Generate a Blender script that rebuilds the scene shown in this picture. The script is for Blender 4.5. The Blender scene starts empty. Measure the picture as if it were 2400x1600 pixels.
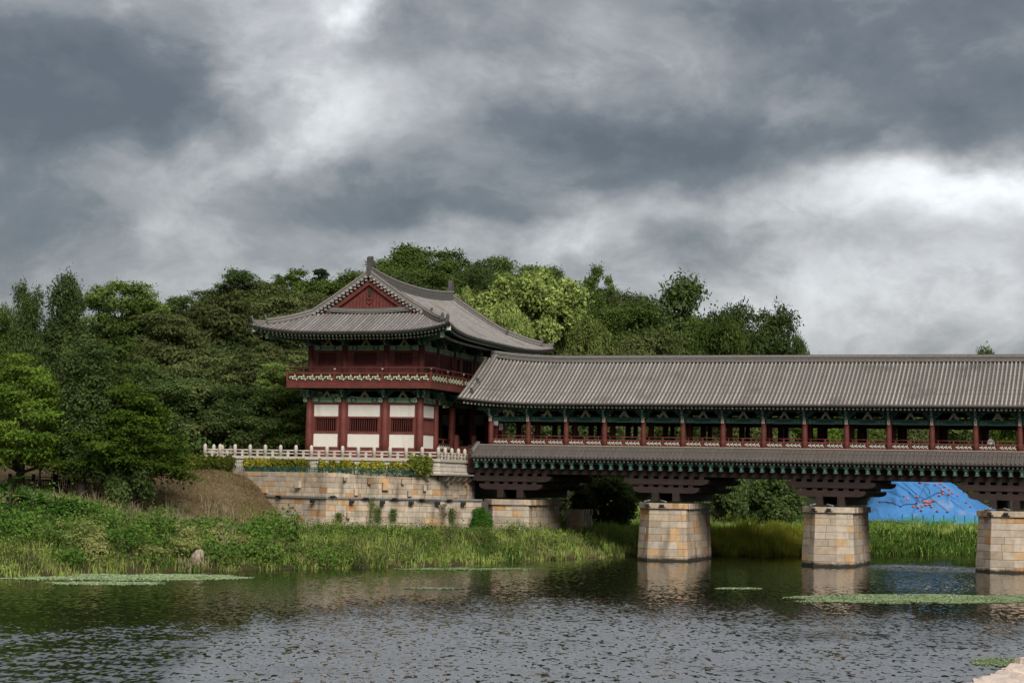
import bpy, math, random
import numpy as np
from mathutils import Vector, Matrix
R = math.radians
PI = math.pi
scene = bpy.context.scene
# ---------------------------------------------------------------- camera, sky, sun, exposure
FPX, PITCH, ROLL, CAMH = 4384.5, .0757, .0207, 5.9019
TH = .3323                                  # the bridge runs this far off square to the view
BX, BY = -1.6018, 156.9919                  # first bridge column, world metres
_c, _s, _cr, _sr = math.cos(PITCH), math.sin(PITCH), math.cos(ROLL), math.sin(ROLL)
_F = Vector((0, _c, _s)); _U0 = Vector((0, -_s, _c)); _R0 = Vector((1, 0, 0))
_Rt = _R0*_cr + _U0*_sr; _Up = -_R0*_sr + _U0*_cr
camd = bpy.data.cameras.new('camera'); cam = bpy.data.objects.new('camera', camd)
scene.collection.objects.link(cam)
M = Matrix((( _Rt.x, _Up.x, -_F.x, 0), (_Rt.y, _Up.y, -_F.y, 0), (_Rt.z, _Up.z, -_F.z, CAMH), (0, 0, 0, 1)))
cam.matrix_world = M
camd.sensor_width = 36; camd.lens = FPX/2400*36; camd.clip_end = 8000; camd.clip_start = .5
scene.camera = cam
def ray(px, py):
    xr, yr = px-1200, py-800
    return (_F + _Rt*(xr/FPX) - _Up*(yr/FPX))
def at_Y(px, py, Y):
    r = ray(px, py); t = Y/r.y
    return Vector((0, 0, CAMH)) + r*t
def at_Z(px, py, z):
    r = ray(px, py); t = (z-CAMH)/r.z
    return Vector((0, 0, CAMH)) + r*t
SUN_EL, SUN_AZ = R(40), R(165)              # azimuth the light comes from, clockwise from +Y
scene.view_settings.view_transform = 'Standard'; scene.view_settings.look = 'None'
scene.view_settings.gamma = 1; scene.view_settings.use_curve_mapping = False
scene.view_settings.exposure = 1.55
world = bpy.data.worlds.new('World'); scene.world = world; world.use_nodes = True
def build_sky():
    nt = world.node_tree; nt.nodes.clear(); N = nt.nodes.new; L = nt.links.new
    out = N('ShaderNodeOutputWorld'); bg = N('ShaderNodeBackground'); bg.inputs['Strength'].default_value = .1
    L(bg.outputs[0], out.inputs[0])
    sky = N('ShaderNodeTexSky'); sky.sky_type = 'NISHITA'; sky.sun_disc = False
    sky.sun_elevation = SUN_EL; sky.sun_rotation = SUN_AZ; sky.dust_density = 2
    tc = N('ShaderNodeTexCoord')
    def vm(op, a, b=None):
        n = N('ShaderNodeVectorMath'); n.operation = op
        for i, x in enumerate((a, b)):
            if x is None: continue
            if isinstance(x, (tuple, list, Vector)): n.inputs[i].default_value = x
            else: L(x, n.inputs[i])
        return n
    def mt(op, a, b=None, c=None):
        n = N('ShaderNodeMath'); n.operation = op
        for i, x in enumerate((a, b, c)):
            if x is None: continue
            if isinstance(x, (int, float)): n.inputs[i].default_value = x
            else: L(x, n.inputs[i])
        return n.outputs[0]
    def noise(vec, sc, det, rough, dist=0):
        n = N('ShaderNodeTexNoise'); n.inputs['Scale'].default_value = sc; n.inputs['Detail'].default_value = det
        n.inputs['Roughness'].default_value = rough; n.inputs['Distortion'].default_value = dist; L(vec, n.inputs['Vector']); return n
    d = tc.outputs['Generated']
    # cloud layer coordinates: the layer flattens towards the horizon
    sep = N('ShaderNodeSeparateXYZ'); L(d, sep.inputs[0])
    flat = vm('MULTIPLY', d, (1, 1, 1.55)).outputs[0]
    w1 = noise(flat, 7, 3, .5)
    wob = vm('MULTIPLY', vm('SUBTRACT', w1.outputs['Color'], (.5, .5, .5)).outputs[0], (.08, .08, .05)).outputs[0]
    w2 = noise(flat, 26, 4, .55)
    wob2 = vm('MULTIPLY', vm('SUBTRACT', w2.outputs['Color'], (.5, .5, .5)).outputs[0], (.040, .040, .026)).outputs[0]
    dd = vm('ADD', vm('ADD', d, wob).outputs[0], wob2).outputs[0]
    total = None
    # the cloud masses, each a soft lump of sky at its own bearing and height
    lumps = [(170,195,360,130,-.48),(430,295,150,60,-.32),(0,340,190,80,-.32),(80,520,330,70,-.22),(100,0,300,45,.12),
             (790,0,85,50,.45),(600,95,150,70,.16),(730,235,220,70,.36),(560,330,170,60,.30),(260,385,270,55,.14),(880,300,120,60,.14),
             (980,80,150,80,-.20),(1180,285,270,60,-.30),(1650,345,360,75,-.40),(1650,10,270,50,-.30),(2270,210,260,130,-.30),
             (2000,120,200,90,-.16),(2370,30,160,60,-.16),(1430,110,220,60,-.08),(1760,270,110,40,.08),(880,430,420,50,-.10),(1060,515,210,40,-.48),
             (2190,425,250,55,.44),(2400,480,170,60,.22),(1960,500,220,45,.10),(1480,515,280,40,.20),(1250,555,70,30,.06),(1400,585,110,40,.20),
             (1600,610,120,38,-.30),(1850,690,500,110,.20),(2330,680,200,60,.10),(330,535,60,40,.12),(560,565,280,45,.05),(250,640,330,60,-.08),
             (1250,420,260,45,-.10),(700,430,200,45,-.06)]
    for x, y, sx, sy, a in lumps:
        c = ray(x, y).normalized()
        q = vm('MULTIPLY', vm('SUBTRACT', dd, tuple(c)).outputs[0], (FPX/sx*.95, 2.0, FPX/sy*.95)).outputs[0]
        l = vm('DOT_PRODUCT', q, q).outputs['Value']
        g = mt('MULTIPLY', mt('EXPONENT', mt('MULTIPLY', l, -.75)), a)
        total = g if total is None else mt('ADD', total, g)
    fl2 = vm('ADD', flat, wob).outputs[0]; n1 = noise(fl2, 11, 12, .57); n2 = noise(flat, 4.0, 4, .5); n3 = noise(fl2, 27, 12, .62)
    crisp = N('ShaderNodeMapRange'); crisp.interpolation_type = 'SMOOTHSTEP'; crisp.inputs[1].default_value = .40; crisp.inputs[2].default_value = .60; L(n1.outputs[0], crisp.inputs[0])
    det = mt('ADD', mt('ADD', mt('MULTIPLY', mt('SUBTRACT', crisp.outputs[0], .5), .17), mt('MULTIPLY', mt('SUBTRACT', n2.outputs[0], .5), .35)),
             mt('MULTIPLY', mt('SUBTRACT', n3.outputs[0], .5), .44))
    val = mt('ADD', mt('ADD', total, det), .47)
    ramp = N('ShaderNodeValToRGB'); e = ramp.color_ramp
    e.elements[0].position = 0.0; e.elements[0].color = (.078, .092, .107, 1)
    e.elements[1].position = 1.0; e.elements[1].color = (.76, .785, .81, 1)
    for p, col in ((.22, (.122, .136, .151, 1)), (.45, (.238, .246, .256, 1)), (.66, (.40, .408, .42, 1)), (.82, (.56, .575, .59, 1))):
        k = e.elements.new(p); k.color = col
    L(val, ramp.inputs[0])
    up = vm('SCALE', ramp.outputs[0]); up.inputs['Scale'].default_value = 4.5
    mix = N('ShaderNodeMix'); mix.data_type = 'RGBA'; mix.inputs[0].default_value = .96
    L(sky.outputs[0], mix.inputs[6]); L(up.outputs[0], mix.inputs[7])
    L(mix.outputs[2], bg.inputs['Color'])
build_sky()
sl = bpy.data.lights.new('sun', 'SUN'); sl.energy = 1.5; sl.angle = R(30); sl.color = (1, .95, .87)
so = bpy.data.objects.new('sun', sl); scene.collection.objects.link(so)
sd = Vector((math.sin(SUN_AZ)*math.cos(SUN_EL), math.cos(SUN_AZ)*math.cos(SUN_EL), math.sin(SUN_EL)))
so.rotation_euler = sd.to_track_quat('Z', 'Y').to_euler(); so.location = sd*300
scene.cycles.use_adaptive_sampling = True; scene.cycles.adaptive_threshold = .02
scene.cycles.max_bounces = 6; scene.cycles.diffuse_bounces = 4; scene.cycles.glossy_bounces = 3; scene.cycles.transmission_bounces = 3
scene.cycles.use_denoising = True; scene.cycles.caustics_reflective = False; scene.cycles.caustics_refractive = False
# ---------------------------------------------------------------- helpers
COL = scene.collection
rnd = random.Random(7)
UD = Vector((math.cos(TH), -math.sin(TH), 0)); VD = Vector((math.sin(TH), math.cos(TH), 0)); B0 = Vector((BX, BY, 0))
def W(u, v, z=0): return B0 + UD*u + VD*v + Vector((0, 0, z))
def UV(X, Y): q = Vector((X, Y, 0)) - B0; return q.dot(UD), q.dot(VD)
def on_v(px, py, v):
    r = ray(px, py); o = Vector((0, 0, CAMH)); t = (v - (o-B0).dot(VD))/r.dot(VD); p = o + r*t
    return (p-B0).dot(UD), v, p.z
def on_u(px, py, u):
    r = ray(px, py); o = Vector((0, 0, CAMH)); t = (u - (o-B0).dot(UD))/r.dot(UD); p = o + r*t
    return u, (p-B0).dot(VD), p.z
def tag(o, label=None, cat=None, group=None, kind=None):
    if label: o['label'] = label
    if cat: o['category'] = cat
    if group: o['group'] = group
    if kind: o['kind'] = kind
    return o
def empty(name, loc=(0, 0, 0), rz=0, parent=None):
    o = bpy.data.objects.new(name, None); COL.objects.link(o); o.location = loc; o.rotation_euler = (0, 0, rz)
    o.empty_display_size = .2
    if parent: o.parent = parent
    return o
def obj(name, me, parent=None, loc=(0, 0, 0), rot=(0, 0, 0), sc=None, mat=None):
    o = bpy.data.objects.new(name, me); COL.objects.link(o); o.location = loc; o.rotation_euler = rot
    if sc is not None: o.scale = sc if hasattr(sc, '__len__') else (sc, sc, sc)
    if parent: o.parent = parent
    if mat is not None and len(me.materials):
        o.material_slots[0].link = 'OBJECT'; o.material_slots[0].material = mat
    return o
def np_mesh(name, v, quads, mat, smooth=False):
    v = np.asarray(v, dtype=np.float32); quads = np.asarray(quads, dtype=np.int32); k = quads.shape[1]
    me = bpy.data.meshes.new(name); me.vertices.add(len(v)); me.vertices.foreach_set('co', v.ravel())
    me.loops.add(quads.size); me.loops.foreach_set('vertex_index', quads.ravel())
    me.polygons.add(len(quads)); me.polygons.foreach_set('loop_start', np.arange(0, quads.size, k, dtype=np.int32))
    if smooth: me.polygons.foreach_set('use_smooth', np.ones(len(quads), dtype=bool))
    me.materials.append(mat); me.update(calc_edges=True); return me
class MB:
    """collects shapes for ONE mesh"""
    def __init__(s): s.v = []; s.f = []; s.m = []; s.sm = []
    def add(s, vs, fs, mi=0, smooth=False):
        b = len(s.v); s.v += [tuple(p) for p in vs]
        for f in fs: s.f.append(tuple(b+i for i in f)); s.m.append(mi); s.sm.append(smooth)
        return s
    def box(s, a, b, mi=0):
        x0, y0, z0 = a; x1, y1, z1 = b
        return s.add([(x0,y0,z0),(x1,y0,z0),(x1,y1,z0),(x0,y1,z0),(x0,y0,z1),(x1,y0,z1),(x1,y1,z1),(x0,y1,z1)],
                     [(0,3,2,1),(4,5,6,7),(0,1,5,4),(1,2,6,5),(2,3,7,6),(3,0,4,7)], mi)
    def hexa(s, p, mi=0):   # 8 points: bottom 4 ccw, top 4 ccw
        return s.add(p, [(0,3,2,1),(4,5,6,7),(0,1,5,4),(1,2,6,5),(2,3,7,6),(3,0,4,7)], mi)
    def bar(s, p, q, w, h, mi=0):
        p = Vector(p); q = Vector(q); d = (q-p).normalized(); up = Vector((0, 0, 1))
        if abs(d.z) > .95: up = Vector((0, 1, 0))
        x = d.cross(up).normalized()*(w/2); z = x.cross(d).normalized()*(h/2)
        return s.hexa([p-x-z, p+x-z, q+x-z, q-x-z, p-x+z, p+x+z, q+x+z, q-x+z], mi)
    def prism(s, poly, axis, t0, t1, mi=0):   # polygon in the plane across axis, extruded along it
        n = len(poly)
        def P(a, b, t):
            return (a, t, b) if axis == 'y' else ((t, a, b) if axis == 'x' else (a, b, t))
        vs = [P(a, b, t0) for a, b in poly] + [P(a, b, t1) for a, b in poly]
        fs = [tuple(range(n)), tuple(range(2*n-1, n-1, -1))] + [(i, i+n, (i+1) % n+n, (i+1) % n) for i in range(n)]
        return s.add(vs, fs, mi)
    def tube(s, path, radii, n=8, mi=0, cap=True, smooth=True):
        path = [Vector(p) for p in path]
        if not hasattr(radii, '__len__'): radii = [radii]*len(path)
        rings = []; b = len(s.v)
        for i, p in enumerate(path):
            d = (path[min(i+1, len(path)-1)]-path[max(i-1, 0)]).normalized()
            up = Vector((0, 0, 1)) if abs(d.z) < .9 else Vector((0, 1, 0))
            x = d.cross(up).normalized(); y = x.cross(d)
            for k in range(n):
                a = 2*PI*k/n; s.v.append(tuple(p + (x*math.cos(a)+y*math.sin(a))*radii[i]))
        for i in range(len(path)-1):
            for k in range(n):
                k2 = (k+1) % n
                s.f.append((b+i*n+k, b+i*n+k2, b+(i+1)*n+k2, b+(i+1)*n+k)); s.m.append(mi); s.sm.append(smooth)
        if cap:
            s.f.append(tuple(b+k for k in range(n-1, -1, -1))); s.m.append(mi); s.sm.append(False)
            e = b+(len(path)-1)*n
            s.f.append(tuple(e+k for k in range(n))); s.m.append(mi); s.sm.append(False)
        return s
    def lathe(s, prof, n=10, c=(0, 0, 0), mi=0, smooth=True):   # prof: (r, z)
        b = len(s.v)
        for r, z in prof:
            for k in range(n):
                a = 2*PI*k/n; s.v.append((c[0]+r*math.cos(a), c[1]+r*math.sin(a), c[2]+z))
        for i in range(len(prof)-1):
            for k in range(n):
                k2 = (k+1) % n
                s.f.append((b+i*n+k, b+i*n+k2, b+(i+1)*n+k2, b+(i+1)*n+k)); s.m.append(mi); s.sm.append(smooth)
        s.f.append(tuple(b+k for k in range(n-1, -1, -1))); s.m.append(mi); s.sm.append(False)
        e = b+(len(prof)-1)*n
        s.f.append(tuple(e+k for k in range(n))); s.m.append(mi); s.sm.append(False)
        return s
    def mesh(s, name, mats):
        me = bpy.data.meshes.new(name); me.from_pydata(s.v, [], s.f)
        if not isinstance(mats, (list, tuple)): mats = [mats]
        for m in mats: me.materials.append(m)
        me.polygons.foreach_set('material_index', s.m); me.polygons.foreach_set('use_smooth', s.sm); me.update(); return me
    def build(s, name, mats, parent=None, loc=(0, 0, 0), rot=(0, 0, 0)): return obj(name, s.mesh(name, mats), parent, loc, rot)
def smooth(x, a=0., b=1.):
    t = np.clip((np.asarray(x, dtype=float)-a)/(b-a), 0, 1); return t*t*(3-2*t)
# ---------------------------------------------------------------- materials
MATS = {}
def mat(name, col, rough=.7, var=.25, nscale=3., col2=None, bump=0., bscale=20., objvar=0., spec=.3, streak=0., stain=None, coord='Object', metal=0.):
    """painted / natural surface: base colour broken up by noise, per-object variation, optional stains and relief"""
    m = bpy.data.materials.new(name); m.use_nodes = True; nt = m.node_tree; N = nt.nodes.new; L = nt.links.new
    p = nt.nodes['Principled BSDF']; p.inputs['Roughness'].default_value = rough; p.inputs['Specular IOR Level'].default_value = spec
    p.inputs['Metallic'].default_value = metal
    tc = N('ShaderNodeTexCoord'); geo = N('ShaderNodeNewGeometry')
    vec = tc.outputs['Object'] if coord == 'Object' else geo.outputs['Position']
    nz = N('ShaderNodeTexNoise'); nz.inputs['Scale'].default_value = nscale; nz.inputs['Detail'].default_value = 6; nz.inputs['Roughness'].default_value = .62
    L(vec, nz.inputs['Vector'])
    mx = N('ShaderNodeMix'); mx.data_type = 'RGBA'
    c2 = col2 or tuple(c*(1-var) for c in col); c1 = col if col2 else tuple(min(1, c*(1+var)) for c in col)
    mx.inputs[6].default_value = (*c2, 1); mx.inputs[7].default_value = (*c1, 1)
    rp = N('ShaderNodeMapRange'); rp.inputs[1].default_value = .3; rp.inputs[2].default_value = .7; L(nz.outputs[0], rp.inputs[0]); L(rp.outputs[0], mx.inputs[0])
    cur = mx.outputs[2]
    if objvar:
        oi = N('ShaderNodeObjectInfo'); mr = N('ShaderNodeMapRange'); mr.inputs[3].default_value = 1-objvar; mr.inputs[4].default_value = 1+objvar
        L(oi.outputs['Random'], mr.inputs[0]); sc = N('ShaderNodeVectorMath'); sc.operation = 'SCALE'; L(cur, sc.inputs[0]); L(mr.outputs[0], sc.inputs['Scale']); cur = sc.outputs[0]
    if stain:   # (colour, scale, threshold, vertical stretch)
        mp = N('ShaderNodeMapping'); mp.inputs['Scale'].default_value = (1, 1, stain[3]); L(geo.outputs['Position'], mp.inputs[0])
        n2 = N('ShaderNodeTexNoise'); n2.inputs['Scale'].default_value = stain[1]; n2.inputs['Detail'].default_value = 5; L(mp.outputs[0], n2.inputs['Vector'])
        r2 = N('ShaderNodeMapRange'); r2.inputs[1].default_value = stain[2]; r2.inputs[2].default_value = stain[2]+.16; r2.inputs[4].default_value = .75; L(n2.outputs[0], r2.inputs[0])
        m2 = N('ShaderNodeMix'); m2.data_type = 'RGBA'; L(r2.outputs[0], m2.inputs[0]); L(cur, m2.inputs[6]); m2.inputs[7].default_value = (*stain[0], 1); cur = m2.outputs[2]
    L(cur, p.inputs['Base Color'])
    if bump:
        n3 = N('ShaderNodeTexNoise'); n3.inputs['Scale'].default_value = bscale; n3.inputs['Detail'].default_value = 4; L(vec, n3.inputs['Vector'])
        bp = N('ShaderNodeBump'); bp.inputs['Strength'].default_value = 1; bp.inputs['Distance'].default_value = bump; L(n3.outputs[0], bp.inputs['Height']); L(bp.outputs[0], p.inputs['Normal'])
    MATS[name] = m; return m
def leaf_mat(name, c1, c2, trans=.3, big=.35):
    """foliage: each leaf its own tone between two colours, with broader patches; light passes through"""
    m = bpy.data.materials.new(name); m.use_nodes = True; nt = m.node_tree; nt.nodes.clear(); N = nt.nodes.new; L = nt.links.new
    out = N('ShaderNodeOutputMaterial'); geo = N('ShaderNodeNewGeometry'); oi = N('ShaderNodeObjectInfo')
    nz = N('ShaderNodeTexNoise'); nz.inputs['Scale'].default_value = big; nz.inputs['Detail'].default_value = 3; L(geo.outputs['Position'], nz.inputs['Vector'])
    a = N('ShaderNodeMath'); a.operation = 'MULTIPLY_ADD'; L(geo.outputs['Random Per Island'], a.inputs[0]); a.inputs[1].default_value = .55
    b = N('ShaderNodeMapRange'); b.inputs[1].default_value = .35; b.inputs[2].default_value = .65; b.inputs[4].default_value = .5; L(nz.outputs[0], b.inputs[0]); L(b.outputs[0], a.inputs[2])
    mx = N('ShaderNodeMix'); mx.data_type = 'RGBA'; L(a.outputs[0], mx.inputs[0]); mx.inputs[6].default_value = (*c1, 1); mx.inputs[7].default_value = (*c2, 1)
    mr = N('ShaderNodeMapRange'); mr.inputs[3].default_value = .68; mr.inputs[4].default_value = 1.42; L(oi.outputs['Random'], mr.inputs[0])
    sc = N('ShaderNodeVectorMath'); sc.operation = 'SCALE'; L(mx.outputs[2], sc.inputs[0]); L(mr.outputs[0], sc.inputs['Scale'])
    df = N('ShaderNodeBsdfDiffuse'); tr = N('ShaderNodeBsdfTranslucent'); L(sc.outputs[0], df.inputs[0]); L(sc.outputs[0], tr.inputs[0])
    ms = N('ShaderNodeMixShader'); ms.inputs[0].default_value = trans; L(df.outputs[0], ms.inputs[1]); L(tr.outputs[0], ms.inputs[2]); L(ms.outputs[0], out.inputs[0])
    MATS[name] = m; return m
RED = mat('red_timber', (.118, .031, .024), .65, .30, 1.6, bump=.004, bscale=9, objvar=.07, stain=((.20, .085, .06), 2.2, .68, .5))
REDD = mat('dark_red_timber', (.075, .018, .014), .7, .25, 2, objvar=.1)
BROWN = mat('dark_brown_timber', (.025, .0145, .012), .75, .3, 2.5, bump=.006, bscale=8, objvar=.22)
GRN = mat('dancheong_green', (.062, .175, .125), .6, .3, 5, objvar=.12)
GRND = mat('deep_green_paint', (.028, .066, .053), .6, .3, 4, objvar=.1)
GRNL = mat('leaf_green_paint', (.12, .27, .115), .6, .2, 6, objvar=.06)
PALE = mat('pale_green_paint', (.42, .50, .36), .65, .15, 6)
CREAM = mat('cream_beam_end', (.56, .51, .45), .7, .2, 9, objvar=.12)
PINK = mat('pinkish_grey_paint', (.33, .28, .22), .7, .25, 12)
LATT = mat('lattice_paint', (.42, .48, .32), .6, .12, 5)
LATW = mat('white_lattice_paint', (.47, .50, .43), .6, .12, 5)
WHITE = mat('white_plaster', (.60, .57, .515), .8, .07, 1.2, stain=((.46, .42, .36), .9, .62, .25))
TILE = mat('roof_tile_roll', (.295, .272, .256), .75, .30, 3, bump=.004, bscale=30, objvar=.15, stain=((.14, .13, .115), .45, .54, 1))
TILED = mat('roof_tile_pan', (.098, .087, .080), .8, .30, 5, bump=.01, bscale=25, stain=((.075, .07, .06), .5, .58, 1))  # coloured darker than the rolls; shade between rolls put into the colour
TILER = mat('roof_ridge_tile', (.105, .098, .092), .8, .25, 6, bump=.006, bscale=18)
TILEP = mat('pale_mortar_line', (.31, .285, .26), .8, .2, 4)
SKTL = mat('shaded_roof_tile_roll', (.080, .070, .063), .75, .25, 3, objvar=.12)  # darker copy of the roll tile; shade of the main roof put into colour
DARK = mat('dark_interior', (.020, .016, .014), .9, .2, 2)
BLACK = mat('black_metal', (.018, .018, .02), .5, .2, 5)
STEEL = mat('grey_steel', (.20, .21, .22), .5, .2, 5, metal=.3)
GFENCE = mat('green_coated_wire', (.018, .075, .062), .5, .2, 4)
BARK = mat('bark', (.050, .038, .030), .9, .4, 5, bump=.02, bscale=10)
PLANTER = mat('pale_granite', (.47, .42, .36), .85, .14, 6, bump=.004, bscale=30, objvar=.08, stain=((.22, .19, .16), 1.1, .62, .35))
def stone_mat():
    m = mat('granite_block', (.41, .345, .275), .88, .20, 2.2, bump=.012, bscale=14, stain=((.16, .135, .105), 1.2, .53, .20))
    nt = m.node_tree; N = nt.nodes.new; L = nt.links.new; p = nt.nodes['Principled BSDF']
    src = p.inputs['Base Color'].links[0].from_socket
    oi = N('ShaderNodeObjectInfo'); rp = N('ShaderNodeValToRGB'); e = rp.color_ramp; e.interpolation = 'CONSTANT'
    e.elements[0].position = 0; e.elements[0].color = (1, 1, 1, 1); e.elements[1].position = .955; e.elements[1].color = (.98, .64, .36, 1)
    for q, c in ((.16, (.84, .83, .82, 1)), (.34, (1.08, 1.07, 1.05, 1)), (.52, (.92, .86, .80, 1)), (.66, (1.05, .98, .86, 1)), (.78, (.80, .75, .70, 1)), (.86, (1.08, .84, .58, 1))):
        k = e.elements.new(q); k.color = c
    L(oi.outputs['Random'], rp.inputs[0])
    mu = N('ShaderNodeMix'); mu.data_type = 'RGBA'; mu.blend_type = 'MULTIPLY'; mu.inputs[0].default_value = 1; L(src, mu.inputs[6]); L(rp.outputs[0], mu.inputs[7]); 
    # damp, algae-dark band where the river wets the stone
    geo = N('ShaderNodeNewGeometry'); sp = N('ShaderNodeSeparateXYZ'); L(geo.outputs['Position'], sp.inputs[0]); nz = N('ShaderNodeTexNoise'); nz.inputs['Scale'].default_value = 1.6; nz.inputs['Detail'].default_value = 4; L(geo.outputs['Position'], nz.inputs['Vector'])
    ad = N('ShaderNodeMath'); ad.operation = 'MULTIPLY_ADD'; L(nz.outputs[0], ad.inputs[0]); ad.inputs[1].default_value = -.45; L(sp.outputs[2], ad.inputs[2])
    mr = N('ShaderNodeMapRange'); mr.inputs[1].default_value = .16; mr.inputs[2].default_value = -.06; L(ad.outputs[0], mr.inputs[0])
    wt = N('ShaderNodeMix'); wt.data_type = 'RGBA'; L(mr.outputs[0], wt.inputs[0]); L(mu.outputs[2], wt.inputs[6]); wt.inputs[7].default_value = (.028, .026, .020, 1); L(wt.outputs[2], p.inputs['Base Color'])
    return m
STONE = stone_mat()
MORTAR = mat('mortar', (.11, .09, .075), .95, .3, 6)
# ---------------------------------------------------------------- ground and water
SHORE = np.array([(-140, 20), (-60, 88), (-29.5, 107.0), (-26.5, 107.6), (-25.1, 111.5), (-19.8, 118.0), (-13.7, 123.7), (-5.6, 131.3), (2, 144.6), (6.5, 152), (9.3, 157.0), (12.5, 161),
                  (18.9, 163.1), (25.6, 165.7), (33.5, 171.9), (44.5, 179.9), (70, 196), (200, 268), (600, 480)])
def shore_d(X, Y):
    X = np.asarray(X, float); Y = np.asarray(Y, float); best = np.full(X.shape, 1e9); sgn = np.ones(X.shape)
    for (ax, ay), (bx, by) in zip(SHORE[:-1], SHORE[1:]):
        dx, dy = bx-ax, by-ay; t = np.clip(((X-ax)*dx+(Y-ay)*dy)/(dx*dx+dy*dy), 0, 1)
        ex, ey = X-(ax+t*dx), Y-(ay+t*dy); dist = np.hypot(ex, ey); s = np.where(dx*ey-dy*ex > 0, 1., -1.)
        up = dist < best-1e-6; best = np.where(up, dist, best); sgn = np.where(up, s, sgn)
    return best*sgn
def wob(X, Y, a, l, ph=0): return a*(np.sin(X/l+ph)*np.cos(Y/l*1.13+ph*1.7) + .5*np.sin(X/l*2.3+1+ph)*np.cos(Y/l*2.1+2))
def ground_z(X, Y):
    X = np.asarray(X, float); Y = np.asarray(Y, float)
    d = shore_d(X, Y) + wob(X, Y, .35, 2.1)
    ct, st = math.cos(TH), math.sin(TH)
    u = (X-BX)*ct-(Y-BY)*st; v = (X-BX)*st+(Y-BY)*ct
    z = np.interp(d, [-8, -1, 0, .7, 6, 20, 40, 80], [-1.6, -.5, -.04, .38, .9, 1.75, 2.3, 3.0])
    zP = 1.0 + 3.75*smooth((-u-9)/14)*smooth((v+55)/28)
    zE = 1.7 + 4.65*smooth((-10.3-u)/9.2)*smooth((v+26.5+.55*np.maximum(0, -19-u))/14)
    zB = 6.15*smooth((2.5-u)/9)*smooth((v+4)/5)
    zR = 1.0 + 1.9*smooth((u-30)/20)*smooth((d-4)/14)
    land = smooth((d-.3)/4)
    z = np.where(d > 0, np.maximum(z, land*np.maximum.reduce([zP, zE, zB, zR])), z)
    hm = smooth((34-X)/40)*smooth((X+260)/120)
    z = z + land*(hm*15.5*smooth((Y-168)/62) + 6*smooth((Y-260)/200))
    z = z + land*(wob(X, Y, .09, 1.3, .4) + wob(X, Y, .10, 5., 2))
    near = smooth((24-Y)/10); z = np.where(d < -20, z + near*5.4, z)
    return z
def lines(a, b, fine0, fine1, st):
    l = list(np.arange(fine0, fine1+1e-6, st)); s = st; x = fine0
    while x > a: s *= 1.35; x -= s; l.insert(0, x)
    s = st; x = fine1
    while x < b: s *= 1.35; x += s; l.append(x)
    return np.array(l)
gx = lines(-2500, 2500, -62, 66, .8); gy = lines(-300, 5000, 98, 206, .8)
GX, GY = np.meshgrid(gx, gy); GZ = ground_z(GX, GY)
def ground_mat():
    m = bpy.data.materials.new('ground_soil_and_turf'); m.use_nodes = True; nt = m.node_tree; N = nt.nodes.new; L = nt.links.new; p = nt.nodes['Principled BSDF']
    p.inputs['Roughness'].default_value = .95; p.inputs['Specular IOR Level'].default_value = .1
    geo = N('ShaderNodeNewGeometry')
    def nz(sc, det=6, r=.6):
        n = N('ShaderNodeTexNoise'); n.inputs['Scale'].default_value = sc; n.inputs['Detail'].default_value = det; n.inputs['Roughness'].default_value = r; L(geo.outputs['Position'], n.inputs['Vector']); return n.outputs[0]
    r1 = N('ShaderNodeValToRGB'); e = r1.color_ramp; e.elements[0].position = .33; e.elements[0].color = (.060, .036, .022, 1); e.elements[1].position = .68; e.elements[1].color = (.27, .22, .115, 1)
    k = e.elements.new(.5); k.color = (.145, .105, .058, 1); k = e.elements.new(.60); k.color = (.185, .135, .078, 1)
    a = N('ShaderNodeMath'); a.operation = 'MULTIPLY_ADD'; L(nz(2.2, 10, .85), a.inputs[0]); a.inputs[1].default_value = .75
    b = N('ShaderNodeMath'); b.operation = 'MULTIPLY'; L(nz(.3, 4), b.inputs[0]); b.inputs[1].default_value = .36; L(b.outputs[0], a.inputs[2]); L(a.outputs[0], r1.inputs[0])
    # leaf litter on the floor of the wood, green turf along the river
    sp = N('ShaderNodeSeparateXYZ'); L(geo.outputs['Position'], sp.inputs[0])
    wd = N('ShaderNodeMapRange'); wd.inputs[1].default_value = 158; wd.inputs[2].default_value = 168; L(sp.outputs[1], wd.inputs[0])
    m2 = N('ShaderNodeMix'); m2.data_type = 'RGBA'; L(wd.outputs[0], m2.inputs[0]); L(r1.outputs[0], m2.inputs[6]); m2.inputs[7].default_value = (.035, .040, .016, 1)
    gr = N('ShaderNodeMapRange'); gr.inputs[1].default_value = 2.6; gr.inputs[2].default_value = 1.2; L(sp.outputs[2], gr.inputs[0])
    m3 = N('ShaderNodeMix'); m3.data_type = 'RGBA'; L(gr.outputs[0], m3.inputs[0]); L(m2.outputs[2], m3.inputs[6]); m3.inputs[7].default_value = (.070, .085, .026, 1)
    md = N('ShaderNodeMapRange'); md.inputs[1].default_value = .55; md.inputs[2].default_value = .25; L(sp.outputs[2], md.inputs[0])
    m4 = N('ShaderNodeMix'); m4.data_type = 'RGBA'; L(md.outputs[0], m4.inputs[0]); L(m3.outputs[2], m4.inputs[6]); m4.inputs[7].default_value = (.075, .065, .030, 1)
    L(m4.outputs[2], p.inputs['Base Color'])
    bp = N('ShaderNodeBump'); bp.inputs['Distance'].default_value = .35; L(nz(3.5, 6, .75), bp.inputs['Height']); L(bp.outputs[0], p.inputs['Normal'])
    return m
nxg, nyg = len(gx), len(gy)
idx = np.arange(nxg*nyg).reshape(nyg, nxg)
quads = np.stack([idx[:-1, :-1], idx[:-1, 1:], idx[1:, 1:], idx[1:, :-1]], -1).reshape(-1, 4)
GROUND = obj('ground', np_mesh('ground', np.stack([GX, GY, GZ], -1).reshape(-1, 3), quads, ground_mat(), True)); tag(GROUND, kind='structure')
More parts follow.
